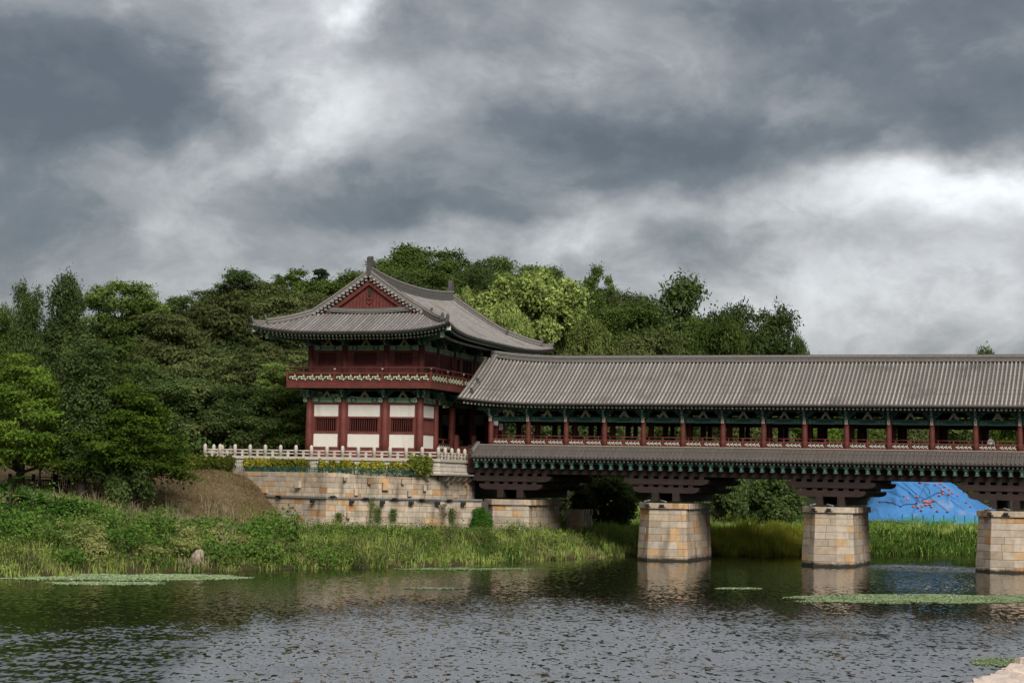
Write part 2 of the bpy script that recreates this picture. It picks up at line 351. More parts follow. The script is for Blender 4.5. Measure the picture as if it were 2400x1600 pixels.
def water_mat():
    m = bpy.data.materials.new('river_water'); m.use_nodes = True; nt = m.node_tree; N = nt.nodes.new; L = nt.links.new; p = nt.nodes['Principled BSDF']
    p.inputs['Base Color'].default_value = (.010, .012, .005, 1); p.inputs['Roughness'].default_value = .045; p.inputs['IOR'].default_value = 1.35
    geo = N('ShaderNodeNewGeometry'); sep = N('ShaderNodeSeparateXYZ'); L(geo.outputs['Position'], sep.inputs[0])
    def mt(op, a, b=None, c=None, clamp=False):
        n = N('ShaderNodeMath'); n.operation = op; n.use_clamp = clamp
        for i, x in enumerate((a, b, c)):
            if x is None: continue
            if isinstance(x, (int, float)): n.inputs[i].default_value = x
            else: L(x, n.inputs[i])
        return n.outputs[0]
    def nz(sc, det, stretch, rot=0., rough=.55):
        mp = N('ShaderNodeMapping'); mp.inputs['Scale'].default_value = stretch; mp.inputs['Rotation'].default_value = (0, 0, rot); L(geo.outputs['Position'], mp.inputs[0])
        n = N('ShaderNodeTexNoise'); n.inputs['Scale'].default_value = sc; n.inputs['Detail'].default_value = det; n.inputs['Roughness'].default_value = rough; L(mp.outputs[0], n.inputs['Vector']); return n.outputs[0]
    X, Y = sep.outputs[0], sep.outputs[1]
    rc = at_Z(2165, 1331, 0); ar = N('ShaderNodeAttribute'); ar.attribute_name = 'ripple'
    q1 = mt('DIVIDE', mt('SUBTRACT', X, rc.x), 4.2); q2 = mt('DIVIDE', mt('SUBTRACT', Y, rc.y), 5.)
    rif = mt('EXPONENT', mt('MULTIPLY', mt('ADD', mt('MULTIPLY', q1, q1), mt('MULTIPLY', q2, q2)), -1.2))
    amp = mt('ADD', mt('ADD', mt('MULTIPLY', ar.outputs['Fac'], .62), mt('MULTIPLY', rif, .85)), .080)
    L(mt('MULTIPLY_ADD', mt('ADD', ar.outputs['Fac'], rif), 9.0, 1.34), p.inputs['IOR'])  # sheen put into the material: rippled water reflects more than real water would
    # wavelets: each facet leans its own way; slopes come straight from the noise
    def slopes(sc, det, stretch, rot, w):
        mp = N('ShaderNodeMapping'); mp.inputs['Scale'].default_value = stretch; mp.inputs['Rotation'].default_value = (0, 0, rot); L(geo.outputs['Position'], mp.inputs[0])
        n = N('ShaderNodeTexNoise'); n.inputs['Scale'].default_value = sc; n.inputs['Detail'].default_value = det; n.inputs['Roughness'].default_value = .5; L(mp.outputs[0], n.inputs['Vector'])
        a = N('ShaderNodeVectorMath'); a.operation = 'SUBTRACT'; L(n.outputs['Color'], a.inputs[0]); a.inputs[1].default_value = (.5, .5, .5)
        b = N('ShaderNodeVectorMath'); b.operation = 'MULTIPLY'; L(a.outputs[0], b.inputs[0]); b.inputs[1].default_value = (w, w, 0); return b.outputs[0]
    def vadd(a, b): n = N('ShaderNodeVectorMath'); n.operation = 'ADD'; L(a, n.inputs[0]); L(b, n.inputs[1]); return n.outputs[0]
    sv = vadd(vadd(slopes(4.6, 1, (1, .45, 1), .1, 2.1), slopes(8.0, 1, (1, .55, 1), -.2, .6)), slopes(.6, 1, (.6, 1, 1), .3, .30))
    sc_ = N('ShaderNodeVectorMath'); sc_.operation = 'SCALE'; L(sv, sc_.inputs[0]); L(amp, sc_.inputs['Scale'])
    up_ = N('ShaderNodeVectorMath'); up_.operation = 'ADD'; L(sc_.outputs[0], up_.inputs[0]); up_.inputs[1].default_value = (0, 0, 1)
    # the faces of wavelets that can be seen from this low bank are those that lean to it
    ln = N('ShaderNodeCombineXYZ'); L(mt('MULTIPLY', amp, -.30), ln.inputs[1]); L(vadd(sc_.outputs[0], ln.outputs[0]), up_.inputs[0])
    nn = N('ShaderNodeVectorMath'); nn.operation = 'NORMALIZE'; L(up_.outputs[0], nn.inputs[0]); L(nn.outputs[0], p.inputs['Normal'])
    return m
def water_sheet():
    """river surface: real wavelets where the breeze touches the open water, still water along the bank"""
    yl = [50.]
    while yl[-1] < 100: yl.append(yl[-1]+.075*(yl[-1]/50)**1.3)
    st = 1.; lo = []; x = 50.
    while x > 8: x -= st; st *= 1.5; lo.insert(0, max(x, 8.))
    hi = []; x = yl[-1]; st = .5
    while x < 900: x += st; st *= 1.25; hi.append(x)
    yl = np.array(lo+yl+hi)
    xf = np.arange(-20, 25, .11); st = .5; x = -20.; l = []
    while x > -900: x -= st; st *= 1.4; l.insert(0, x)
    r = []; x = xf[-1]; st = .5
    while x < 1500: x += st; st *= 1.4; r.append(x)
    xl = np.array(l+list(xf)+r); X, Y = np.meshgrid(xl, yl)
    # camera-frame position of each spot of the river, for the ripple mask
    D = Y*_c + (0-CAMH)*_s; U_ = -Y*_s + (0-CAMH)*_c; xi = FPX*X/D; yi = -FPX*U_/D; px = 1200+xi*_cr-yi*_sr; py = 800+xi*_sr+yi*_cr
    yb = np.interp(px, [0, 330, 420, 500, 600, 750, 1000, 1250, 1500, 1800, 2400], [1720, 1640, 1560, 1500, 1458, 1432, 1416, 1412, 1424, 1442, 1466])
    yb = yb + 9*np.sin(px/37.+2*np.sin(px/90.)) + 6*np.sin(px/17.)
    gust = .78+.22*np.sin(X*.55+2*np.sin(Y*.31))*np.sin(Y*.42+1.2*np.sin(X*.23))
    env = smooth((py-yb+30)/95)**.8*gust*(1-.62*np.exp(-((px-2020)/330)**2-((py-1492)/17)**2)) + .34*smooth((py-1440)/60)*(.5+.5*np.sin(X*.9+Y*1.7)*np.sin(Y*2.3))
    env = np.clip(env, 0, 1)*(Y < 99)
    rng = np.random.default_rng(12); Hh = np.zeros_like(X); n = 90
    for i in range(n):
        lam = .34*(1.0/.34)**(rng.random()**1.4); k = 2*PI/lam; a = rng.normal(PI*.52, .75); s_ = .10*math.sqrt(2./n)
        Hh += (s_/k)*np.sin(k*(math.cos(a)*X+math.sin(a)*Y)+rng.uniform(0, 6.28))
    inn = (X > -20) & (X < 25) & (Y > 50) & (Y < 99); Z = Hh*env*inn
    ii = np.arange(X.size).reshape(X.shape); q = np.stack([ii[:-1, :-1], ii[:-1, 1:], ii[1:, 1:], ii[1:, :-1]], -1).reshape(-1, 4)
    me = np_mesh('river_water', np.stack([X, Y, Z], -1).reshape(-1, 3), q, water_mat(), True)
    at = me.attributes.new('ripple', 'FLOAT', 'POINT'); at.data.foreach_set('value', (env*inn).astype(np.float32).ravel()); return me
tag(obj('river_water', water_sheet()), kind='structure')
# ---------------------------------------------------------------- shared timber meshes (local x along the front, y away, z up)
def bracket_mesh():
    """capital on a column head: flared scalloped arms along the front and a carved tongue pushed out to the front"""
    m = MB()
    wing = [(-.16,0),(.16,0),(.22,.10),(.42,.16),(.50,.30),(.68,.36),(.72,.50),(.72,.60),(-.72,.60),(-.72,.50),(-.68,.36),(-.50,.30),(-.42,.16),(-.22,.10)]
    m.prism(wing, 'y', -.07, .07, 0)
    m.prism([(-.50,.02),(-.20,0),(.1,0),(.1,.6),(-.62,.6),(-.70,.50),(-.52,.40),(-.66,.32),(-.60,.22),(-.42,.18)], 'x', -.09, .09, 1)
    m.box((-.24, -.24, -.02), (.24, .24, .10), 1); m.box((-.30, -.20, .22), (.30, .20, .30), 1)
    for x in (-.52, .52): m.box((x-.10, -.14, .44), (x+.10, .14, .56), 1)
    m.box((-.11, -.66, .52), (.11, -.40, .60), 2); m.box((-.05, -.625, .24), (.05, -.60, .46), 2); m.box((-.06, -.48, .03), (.06, -.455, .14), 2)
    return m.mesh('bracket', [GRND, GRN, PALE])
BRACKET = bracket_mesh()
def strut_mesh(w=.85, h=.52):
    m = MB(); m.prism([(-w/2,0),(-w/2+.2,0),(0,h-.20),(w/2-.2,0),(w/2,0),(.10,h),(-.10,h)], 'y', -.05, .05, 0)
    m.box((-.13, -.07, h-.02), (.13, .07, h+.09), 1); return m.mesh('brace', [PINK, GRN])
STRUT = strut_mesh()
def lintel_mesh(L_, h=.40, t=.22, main=GRN, panel=GRNL):
    m = MB(); m.box((-L_/2, -t/2, 0), (L_/2, t/2, h), 0)
    c = L_*.20; m.box((-c, -t/2-.012, .06), (c, -t/2+.01, h-.07), 1)
    m.box((-c-.06, -t/2-.018, h-.05), (c+.06, -t/2, h-.012), 2); m.box((-c-.06, -t/2-.018, .012), (c+.06, -t/2, .042), 2)
    for s in (-1, 1):
        for x, w in ((L_/2-.20, .03), (L_/2-.28, .03), (L_/2-.36, .025)): m.box((s*x-w/2, -t/2-.012, .02), (s*x+w/2, -t/2, h-.02), 2)
        for k in range(3):
            x = s*(c+.14+k*.17)
            if abs(x) < L_/2-.42: m.prism([(x-.07, h/2), (x, .07), (x+.07, h/2), (x, h-.07)], 'y', -t/2-.012, -t/2, 2 if k % 2 else 3)
    return m.mesh('lintel', [main, panel, PALE, GRND])
def key_pattern(m, x0, x1, z0, z1, y, t, n, b=.045, mi=0):
    """running key fret of flat bars"""
    w = (x1-x0)/n; H = z1-z0
    def bx(ax, az, bx_, bz): m.box((ax, y-t/2, az), (bx_, y+t/2, bz), mi)
    for k in range(n):
        a = x0+k*w
        bx(a+.06*w, z0+.62*H-b/2, a+.80*w, z0+.62*H+b/2); bx(a+.62*w, z0+.62*H+b/2, a+.62*w+b, z1)
        bx(a+.36*w, z0+.26*H-b/2, a+1.0*w, z0+.26*H+b/2); bx(a+.36*w, z0+.26*H+b/2, a+.36*w+b, z0+.62*H-b/2)
        bx(a+.82*w, z0, a+.82*w+b, z0+.26*H-b/2); bx(a+.06*w, z0+.30*H, a+.06*w+b, z0+.62*H-b/2)
def tile_roll_mesh(prof, r=.088, name='tile_roll', mats=(TILE,), seg=.34, end=True, n=7):
    """one roll of cover tiles down a slope; prof is the list of (y, z) from the eave up; each tile laps the next"""
    m = MB(); P = [Vector((0, y, z)) for y, z in prof]
    cum = [0]
    for a, b in zip(P[:-1], P[1:]): cum.append(cum[-1]+(b-a).length)
    T = cum[-1]; k = max(1, int(T/seg))
    def pt(s):
        for i in range(len(P)-1):
            if s <= cum[i+1] or i == len(P)-2:
                t = (s-cum[i])/(cum[i+1]-cum[i]); return P[i].lerp(P[i+1], t), (P[i+1]-P[i]).normalized()
    b0 = len(m.v); rings = []
    for i in range(k):
        for s, rr in ((i*T/k, r*1.05), ((i+1)*T/k, r*.93)):
            p, d = pt(s); nrm = Vector((0, -d.z, d.y)); ring = []
            for q in range(n):
                a = PI*(q/(n-1)); m.v.append(tuple(p + Vector((1, 0, 0))*(math.cos(a)*rr) + nrm*(math.sin(a)*rr*1.05-.02))); ring.append(len(m.v)-1)
            rings.append(ring)
    for i in range(len(rings)-1):
        for q in range(n-1): m.f.append((rings[i][q], rings[i][q+1], rings[i+1][q+1], rings[i+1][q])); m.m.append(0); m.sm.append(True)
    if end:
        p, d = pt(0); m.tube([p-d*.03+Vector((0, 0, .03)), p+d*.02+Vector((0, 0, .03))], r*1.12, 9, 0, True, False)
    return m.mesh(name, list(mats))
def rafter_mesh(L_=2.2, r=.09, slope=.40):
    m = MB(); d = Vector((0, 1, slope)).normalized(); p = Vector((0, 0, 0))
    m.tube([p, p+d*L_], r, 9, 0); m.tube([p-d*.012, p], [r*.97, r*.97], 9, 1, True, False); m.tube([p-d*.018, p-d*.008], [r*.42]*2, 7, 2, True, False)
    return m.mesh('rafter', [GRND, CREAM, PINK])
# ---------------------------------------------------------------- covered bridge
BAY = 3.3; NB = 15; VB = 9.7; VC = VB/2
UE = NB*BAY + .8
bridge = empty('covered_bridge', (BX, BY, 0), -TH)
tag(bridge, 'long roofed wooden bridge with red columns and grey tiled roof on stone piers', 'bridge')
# columns
cm = MB().lathe([(.215, 0), (.23, .5), (.225, 1.2), (.19, 2.42)], 12).mesh('column', RED)
cmi = MB().lathe([(.25, 0), (.26, .6), (.25, 1.4), (.22, 2.9)], 12).mesh('inner_column', RED)
bend = MB().box((-.11, -.16, 0), (.11, .10, .42), 0).box((-.07, -.168, .06), (.07, -.15, .36), 1).mesh('beam_end', [CREAM, PINK])
lm = lintel_mesh(BAY-.40, .41, .2, GRND, mat('teal_panel_paint', (.009, .045, .035), .6, .2, 4)); lm.materials[2] = GRN
for i in range(NB+1):
    x = i*BAY
    for v in (0, VB): obj('column', cm, bridge, (x, v, 9.05))
    for v in (2.45, 7.25): obj('inner_column', cmi, bridge, (x, v, 9.0))
    obj('beam_end', bend, bridge, (x, -.14, 11.07)); obj('bracket', BRACKET, bridge, (x, 0, 11.49))
    obj('bracket', BRACKET, bridge, (x, VB, 11.49), (0, 0, PI))
    obj('tie_beam', MB().box((-.13, .1, 11.15), (.13, VB-.1, 11.5)).mesh('tie_beam', REDD) if i == 0 else bpy.data.meshes['tie_beam'], bridge, (x, 0, 0))
    if i < NB:
        xm = x+BAY/2
        obj('lintel', lm, bridge, (xm, 0, 11.08)); obj('lintel', lm, bridge, (xm, VB, 11.08), (0, 0, PI)); obj('brace', STRUT, bridge, (xm, 0, 11.49)); obj('brace', STRUT, bridge, (xm, VB, 11.49))
        if i == 0:
            il = MB().box((-BAY/2+.2, -.1, 0), (BAY/2-.2, .1, .42)).mesh('inner_lintel', REDD)
        for v in (2.45, 7.25): obj('inner_lintel', il, bridge, (xm, v, 11.05))
pb = MB().box((-1.2, -.12, 12.07), (UE, .12, 12.33), 0).box((-1.2, -.135, 12.05), (UE, -.10, 12.085), 1)
pb.build('eave_purlin', [GRND, GRN], bridge)
MB().box((-1.2, VB-.12, 12.07), (UE, VB+.12, 12.33)).build('eave_purlin', GRND, bridge)
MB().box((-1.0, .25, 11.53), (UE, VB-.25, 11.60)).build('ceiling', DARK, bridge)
# balustrades: two key-fret panels a bay between red boards
bal = MB(); key_pattern(bal, -.62, .62, .18, .44, 0, .05, 4, .05); LATP = bal.mesh('lattice_panel', LATW)
fr = MB()
fr.box((-BAY/2+.2, -.05, 0), (BAY/2-.2, .05, .16)).box((-BAY/2+.2, -.05, .46), (BAY/2-.2, .05, .58)).box((-.06, -.06, .16), (.06, .06, .80)); fr.tube([(-BAY/2+.2, 0, .80), (BAY/2-.2, 0, .80)], .035, 8)
for x in (-1.15, 1.15): fr.box((x-.03, -.03, .58), (x+.03, .03, .78))
fr.box((-BAY/2+.2, .03, .16), (BAY/2-.2, .045, .46), 1)
RAILF = fr.mesh('railing_frame', [RED, REDD])
for i in range(NB):
    xm = (i+.5)*BAY
    for v, side in ((.0, 0), (VB, 1)):
        f_ = obj('railing_frame', RAILF, bridge, (xm, v-.08 if not side else v+.08, 9.08), (0, 0, PI*side))
        for s in (-.75, .75): obj('lattice_panel', LATP, f_, (s, -.02, 0))
MB().box((-1.9, -.3, 8.72), (UE, VB+.3, 9.06)).build('deck', BROWN, bridge)
# main roof
RV0, RZ0, RZ1 = -1.78, 12.50, 16.32
def roof_z(t): return RZ0 + (RZ1-RZ0)*(t + .16*(t*t-t))
def lift(u): return .42*max(0., (5.5-u)/7.5)**2.2
nseg = 14
prof = [((VC-.12-RV0)*t, roof_z(t)-RZ0) for t in [k/nseg for k in range(nseg+1)]]
ROLL = tile_roll_mesh(prof, .076, 'tile_row', (TILE,))
us = np.arange(-2.25, UE, .33)
rm = MB()                                                     # the roof body: pans lapping row over row, underside and far slope
ubr = [-2.42, -1.8, -1.2, -.6, 0, .8, 1.6, 2.6, 3.6, 4.6, 5.6, UE]
nrow = 30
for a, b in zip(ubr[:-1], ubr[1:]):
    for k in range(nrow):
        t0, t1 = k/nrow, (k+1)/nrow
        y0, y1 = RV0+(VC-RV0)*t0, RV0+(VC-RV0)*t1; z0, z1 = roof_z(t0), roof_z(t1)
        rm.add([(a, y0, z0+.03+lift(a)), (b, y0, z0+.03+lift(b)), (b, y1, z1+lift(b)), (a, y1, z1+lift(a))], [(0, 1, 2, 3)])
        rm.add([(a, y0, z0-.03+lift(a)), (b, y0, z0-.03+lift(b)), (b, y0, z0+.03+lift(b)), (a, y0, z0+.03+lift(a))], [(0, 1, 2, 3)])
        if k % 3 == 0:
            t2 = min(1, (k+3)/nrow); y2 = RV0+(VC-RV0)*t2; z2 = roof_z(t2)
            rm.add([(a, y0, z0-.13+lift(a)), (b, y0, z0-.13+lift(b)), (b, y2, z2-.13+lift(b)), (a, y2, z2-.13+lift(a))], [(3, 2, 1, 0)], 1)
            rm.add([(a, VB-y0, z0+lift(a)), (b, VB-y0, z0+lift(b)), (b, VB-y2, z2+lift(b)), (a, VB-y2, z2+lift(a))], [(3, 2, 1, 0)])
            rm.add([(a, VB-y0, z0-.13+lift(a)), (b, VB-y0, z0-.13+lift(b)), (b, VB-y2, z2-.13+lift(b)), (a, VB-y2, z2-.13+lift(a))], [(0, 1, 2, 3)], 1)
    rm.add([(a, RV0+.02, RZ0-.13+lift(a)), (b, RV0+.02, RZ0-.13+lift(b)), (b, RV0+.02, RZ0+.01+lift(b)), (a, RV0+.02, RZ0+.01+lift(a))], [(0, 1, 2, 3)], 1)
roof = rm.build('roof', [TILED, DARK], bridge)
for u in us: obj('tile_row', ROLL, roof, (u+rnd.uniform(-.012, .012), RV0+rnd.uniform(-.02, .02), RZ0+.03+lift(u)+rnd.uniform(-.012, .012)), (0, 0, rnd.uniform(-.002, .002)))
# ridge: courses of flat tiles with a rounded cap, rising to the end over the gate
rg = MB()
for a, b in zip(ubr[1:-1], ubr[2:]):
    for (w, z0, z1, mi) in ((.30, 0, .10, 0), (.22, .10, .16, 1), (.24, .16, .26, 0), (.21, .26, .30, 1), (.24, .30, .44, 0), (.27, .44, .50, 1), (.20, .50, .60, 0)):
        la, lb = lift(a)*1.3, lift(b)*1.3
        rg.hexa([(a, VC-w, RZ1+z0+la), (b, VC-w, RZ1+z0+lb), (b, VC+w, RZ1+z0+lb), (a, VC+w, RZ1+z0+la), (a, VC-w, RZ1+z1+la), (b, VC-w, RZ1+z1+lb), (b, VC+w, RZ1+z1+lb), (a, VC+w, RZ1+z1+la)], mi)
rg.build('ridge', [TILER, TILEP], roof)
# descending ridge at the gable end, in two steps with curled end tiles
def desc_ridge(name, par, path, w, h, mats=None, curl=.22):
    m = MB(); P = [Vector(p) for p in path]
    side = Vector((P[1]-P[0]).cross(Vector((0, 0, 1)))).normalized()
    for a, b in zip(P[:-1], P[1:]):
        for ww, z0, z1, mi in ((w*1.1, -.05, h*.3, 0), (w*.95, h*.3, h*.42, 1), (w, h*.42, h*.82, 0), (w*1.08, h*.82, h*.93, 1), (w*.7, h*.93, h*1.08, 0)):
            A = Vector((0, 0, z0)); B = Vector((0, 0, z1)); s_ = side*ww
            m.hexa([a-s_+A, b-s_+A, b+s_+A, a+s_+A, a-s_+B, b-s_+B, b+s_+B, a+s_+B], mi)
    e = P[-1]; d = (P[-1]-P[-2]); d.z = 0; d.normalize()
    q = [e+Vector((0, 0, -.05)), e+d*.10+Vector((0, 0, h*.5)), e+d*.14+Vector((0, 0, h*.9)), e+d*.24+Vector((0, 0, h+curl*.6)), e+d*.22+Vector((0, 0, h+curl))]
    for a, b, ww in zip(q[:-1], q[1:], (w*1.1, w, w*.8, w*.5)):
        s_ = side*ww; t_ = d*.16
        m.hexa([a-s_-t_, a-s_, a+s_, a+s_-t_, b-s_-t_, b-s_, b+s_, b+s_-t_], 0)
    return m.build(name, mats or [TILER, TILEP], par)
UG = -1.42
dp = [(UG, RV0+(VC-RV0)*t, roof_z(t)+lift(UG)+.02) for t in (1, .85, .7, .55, .42, .33)]
desc_ridge('descending_ridge', roof, dp, .16, .52)
dp = [(UG-.02*k, RV0+(VC-RV0)*t, roof_z(t)+lift(UG)+.02) for k, t in enumerate((.32, .26, .20, .14))]
desc_ridge('descending_ridge', roof, dp, .14, .34, None, .16)
gb = MB(); gb.prism([(-.2, 12.4), (VB+.2, 12.4), (VC, 16.2)], 'x', -1.0, -.9); gb.build('gable_board', RED, bridge)
RAFT = rafter_mesh(2.6, .098, .36)
for u in us[1:]: obj('rafter', RAFT, bridge, (u+.02, RV0+.26, RZ0-.26+lift(u)*.8))
# lower roof skirting the deck
SV0, SZ0, SV1, SZ1 = -2.28, 8.05, -.34, 9.02
sprof = [((SV1-SV0)*t, (SZ1-SZ0)*(t+.10*(t*t-t))) for t in [k/6 for k in range(7)]]
SROLL = tile_roll_mesh(sprof, .076, 'skirt_tile_row', (SKTL,))
sk = MB(); nr = 9
for k in range(nr):
    t0, t1 = k/nr, (k+1)/nr; f_ = lambda t: SZ0+(SZ1-SZ0)*(t+.10*(t*t-t))
    y0, y1 = SV0+(SV1-SV0)*t0, SV0+(SV1-SV0)*t1
    sk.add([(-1.0, y0, f_(t0)+.03), (UE, y0, f_(t0)+.03), (UE, y1, f_(t1)), (-1.0, y1, f_(t1))], [(0, 1, 2, 3)])
    sk.add([(-1.0, y0, f_(t0)-.02), (UE, y0, f_(t0)-.02), (UE, y0, f_(t0)+.03), (-1.0, y0, f_(t0)+.03)], [(0, 1, 2, 3)])
sk.add([(-1.0, SV0, SZ0-.1), (UE, SV0, SZ0-.1), (UE, SV1, SZ1-.12), (-1.0, SV1, SZ1-.12)], [(3, 2, 1, 0)], 1)
sk.add([(-1.0, SV0+.01, SZ0-.12), (UE, SV0+.01, SZ0-.12), (UE, SV0+.01, SZ0+.02), (-1.0, SV0+.01, SZ0+.02)], [(0, 1, 2, 3)], 1)
skirt = sk.build('skirt_roof', [TILED, DARK], bridge)
for u in np.arange(-.85, UE, .33): obj('skirt_tile_row', SROLL, skirt, (u+rnd.uniform(-.012, .012), SV0+rnd.uniform(-.02, .02), SZ0+.03+rnd.uniform(-.01, .01)))
MB().box((-1.05, SV1-.16, SZ1-.10), (UE, SV1+.08, SZ1+.06), 0).box((-1.05, SV1-.20, SZ1+.06), (UE, SV1+.06, SZ1+.12), 1).build('skirt_ridge', [TILER, PINK], skirt)
dp = [(-1.0, SV0+(SV1-SV0)*t, SZ0+(SZ1-SZ0)*t+.05) for t in (1, .7, .4, .2)]
desc_ridge('skirt_end_ridge', skirt, dp, .13, .28, None, .14)
SRAFT = rafter_mesh(1.6, .085, .40)
for u in np.arange(-.7, UE, .33): obj('skirt_rafter', SRAFT, bridge, (u, SV0+.20, SZ0-.22))
# carved supports in a row under the skirt eaves
sb = MB(); sb.box((-.17, -.62, .30), (.17, .2, .52), 0); sb.prism([(-.30, .52), (.30, .52), (.26, .40), (.17, .34), (-.17, .34), (-.26, .40)], 'y', -.66, -.50, 1)
sb.prism([(-.13, 0), (.13, 0), (.17, .34), (-.17, .34)], 'y', -.60, .1, 1); sb.prism([(-.19, .02), (-.15, -.02), (.15, -.02), (.24, .05), (.24, .10), (.19, .06), (.13, .012), (-.13, .012)], 'y', -.66, -.58, 2)
sb.box((-.30, -.672, .505), (.30, -.64, .53), 2); sb.box((-.05, -.615, .08), (.05, -.598, .30), 2)
SKB = sb.mesh('skirt_bracket', [GRND, mat('bracket_green', (.020, .072, .055), .6, .3, 5, objvar=.25), mat('bracket_edge', (.13, .17, .13), .7, .2, 6)])
for k, u in enumerate(np.arange(-.55, UE-.2, .825)): obj('skirt_bracket', SKB, bridge, (u, -1.28, 7.20), (0, 0, 0), (.82, 1, 1))
MB().box((-.9, -1.72, 7.60), (UE, -1.56, 7.78), 0).box((-.9, -1.735, 7.59), (UE, -1.70, 7.625), 1).build('skirt_purlin', [GRND, GRN], bridge)
MB().box((-1.6, -1.22, 6.74), (UE, -.9, 7.28)).build('edge_beam', BROWN, bridge)
MB().box((-1.6, -1.05, 7.28), (UE, -.85, 8.70)).build('edge_board', REDD, bridge)
MB().box((-1.6, VB+.9, 6.74), (UE, VB+1.22, 8.5)).build('edge_beam', BROWN, bridge)
MB().box((-1.6, -.85, 7.3), (UE, VB+.9, 7.45)).build('soffit', BROWN, bridge)
# stepped corbels of logs over every pier
PIERU = [2.25+13.2*k for k in range(4)]
def log_mesh(half, h, w, name):
    m = MB(); pl = [(-half, h), (-half, h*.62), (-half+.10, h*.30), (-half+.34, .04), (-half+.6, 0), (half-.6, 0), (half-.34, .04), (half-.10, h*.30), (half, h*.62), (half, h)]
    m.prism(pl, 'y', -w/2, w/2); return m.mesh(name, BROWN)
LOG1 = log_mesh(3.5, .46, .40, 'corbel_log'); LOG2 = log_mesh(2.72, .46, .40, 'lower_corbel_log')
XB1 = MB().box((-.20, -1.25, 0), (.20, VB+1.25, .20)).mesh('cross_beam', BROWN)
XB2 = MB().box((-.28, -1.35, 0), (.28, VB+1.3, .66)).mesh('bed_beam', BROWN)
for uc in PIERU:
    for k, v in enumerate(np.linspace(-1.12, VB+1.12, 17)):
        obj('corbel_log', LOG1, bridge, (uc, v, 6.07)); obj('lower_corbel_log', LOG2, bridge, (uc, v, 5.40))
    for x in np.arange(-2.9, 3.0, .83): obj('cross_beam', XB1, bridge, (uc+x, 0, 6.535))
    for x in np.arange(-2.05, 2.1, .82): obj('cross_beam', XB1, bridge, (uc+x, 0, 5.865))
    for x in (-.85, .85): obj('bed_beam', XB2, bridge, (uc+x, 0, 4.74))
# ---------------------------------------------------------------- masonry
def mitre(poly, off, closed=False):
    """offset a plan polyline to its right-hand (outer) side"""
    P = [Vector((p[0], p[1])) for p in poly]; n = len(P); out = []
    nor = []
    m_ = n if closed else n-1
    for i in range(m_):
        d = (P[(i+1) % n]-P[i]).normalized(); nor.append(Vector((d.y, -d.x)))
    for i in range(n):
        if closed: a, b = nor[i-1], nor[i]
        else: a, b = nor[max(0, i-1)], nor[min(i, m_-1)]
        s = (a+b); s = s/(1+a.dot(b)); out.append(P[i]+s*off)
    return out
def masonry(parent, poly, z0, courses, batter, lens, rng, name='stone', skip=(), closed=False, keep=None, proud=.022, gap=.014, depth=.35, mt=None):
    """lay stones course by course (from the bottom up) along a plan polyline that is given at the TOP of the wall"""
    ztop = z0+sum(courses); z = z0; n = len(poly); segs = n if closed else n-1; made = 0
    for ci, h in enumerate(courses):
        pa, pb = mitre(poly, batter*(ztop-z), closed), mitre(poly, batter*(ztop-z-h), closed)
        for s in range(segs):
            if s in skip: continue
            a0, a1, b0, b1 = pa[s], pa[(s+1) % n], pb[s], pb[(s+1) % n]; L_ = (a1-a0).length; d = (a1-a0)/L_; nn = Vector((d.y, -d.x))
            cuts = [0.]
            while cuts[-1] < L_:
                w = rng.uniform(*lens); cuts.append(cuts[-1]+w)
                if L_-cuts[-1] < lens[0]*.6: cuts[-1] = L_; break
            cuts = [min(1, c/L_) for c in cuts]
            for f0, f1 in zip(cuts[:-1], cuts[1:]):
                if keep and not keep(a0.lerp(a1, (f0+f1)/2), z, z+h): continue
                e = rng.uniform(0, proud); g = gap/L_; q0, q1 = f0+g/2, f1-g/2
                if f0 == 0: q0 = 0
                if f1 >= 1: q1 = 1
                A0, A1, C0, C1 = a0.lerp(a1, q0)+nn*e, a0.lerp(a1, q1)+nn*e, b0.lerp(b1, q0)+nn*e, b0.lerp(b1, q1)+nn*e
                zz0, zz1 = z+gap/2, z+h-gap/2; ins = nn*depth; j = lambda: rng.uniform(-.006, .006)
                m = MB(); ch = .018
                def P3(p, zz): return (p.x+j(), p.y+j(), zz)
                o0, o1, o2, o3 = A0, A1, C1, C0
                # face with slightly eased arrises
                ctr = [o0+d*ch, o1-d*ch, o2-d*ch, o3+d*ch]
                f_ = [P3(ctr[0], zz0+ch), P3(ctr[1], zz0+ch), P3(ctr[2], zz1-ch), P3(ctr[3], zz1-ch)]
                r_ = [(p.x-nn.x*ch, p.y-nn.y*ch, zz) for p, zz in ((o0, zz0), (o1, zz0), (o2, zz1), (o3, zz1))]
                k_ = [(p.x-ins.x, p.y-ins.y, zz) for p, zz in ((o0, zz0), (o1, zz0), (o2, zz1), (o3, zz1))]
                m.add(f_+r_+k_, [(0, 1, 2, 3), (4, 5, 1, 0), (5, 6, 2, 1), (6, 7, 3, 2), (7, 4, 0, 3), (8, 9, 5, 4), (9, 10, 6, 5), (10, 11, 7, 6), (11, 8, 4, 7)])
                m.build(name, mt or STONE, parent); made += 1
        z += h
    return made
def core(name, parent, poly, z0, z1, batter, closed=True, inset=.05, mt=None):
    a = mitre(poly, batter*(z1-z0)-inset, True); b = mitre(poly, -inset, True); n = len(poly)
    m = MB(); m.add([(p.x, p.y, z0) for p in a]+[(p.x, p.y, z1) for p in b], [tuple(range(n-1, -1, -1)), tuple(range(n, 2*n))]+[(i, (i+1) % n, (i+1) % n+n, i+n) for i in range(n)])
    return m.build(name, mt or MORTAR, parent)
PIER_LAB = ['stone pier half buried in grass beside the abutment wall', 'broad stone pier at the water edge, leftmost of those standing in the river', 'stone pier in the river between the grassy bank and the blue tarpaulin gap', 'stone pier cut by the right edge of the picture']
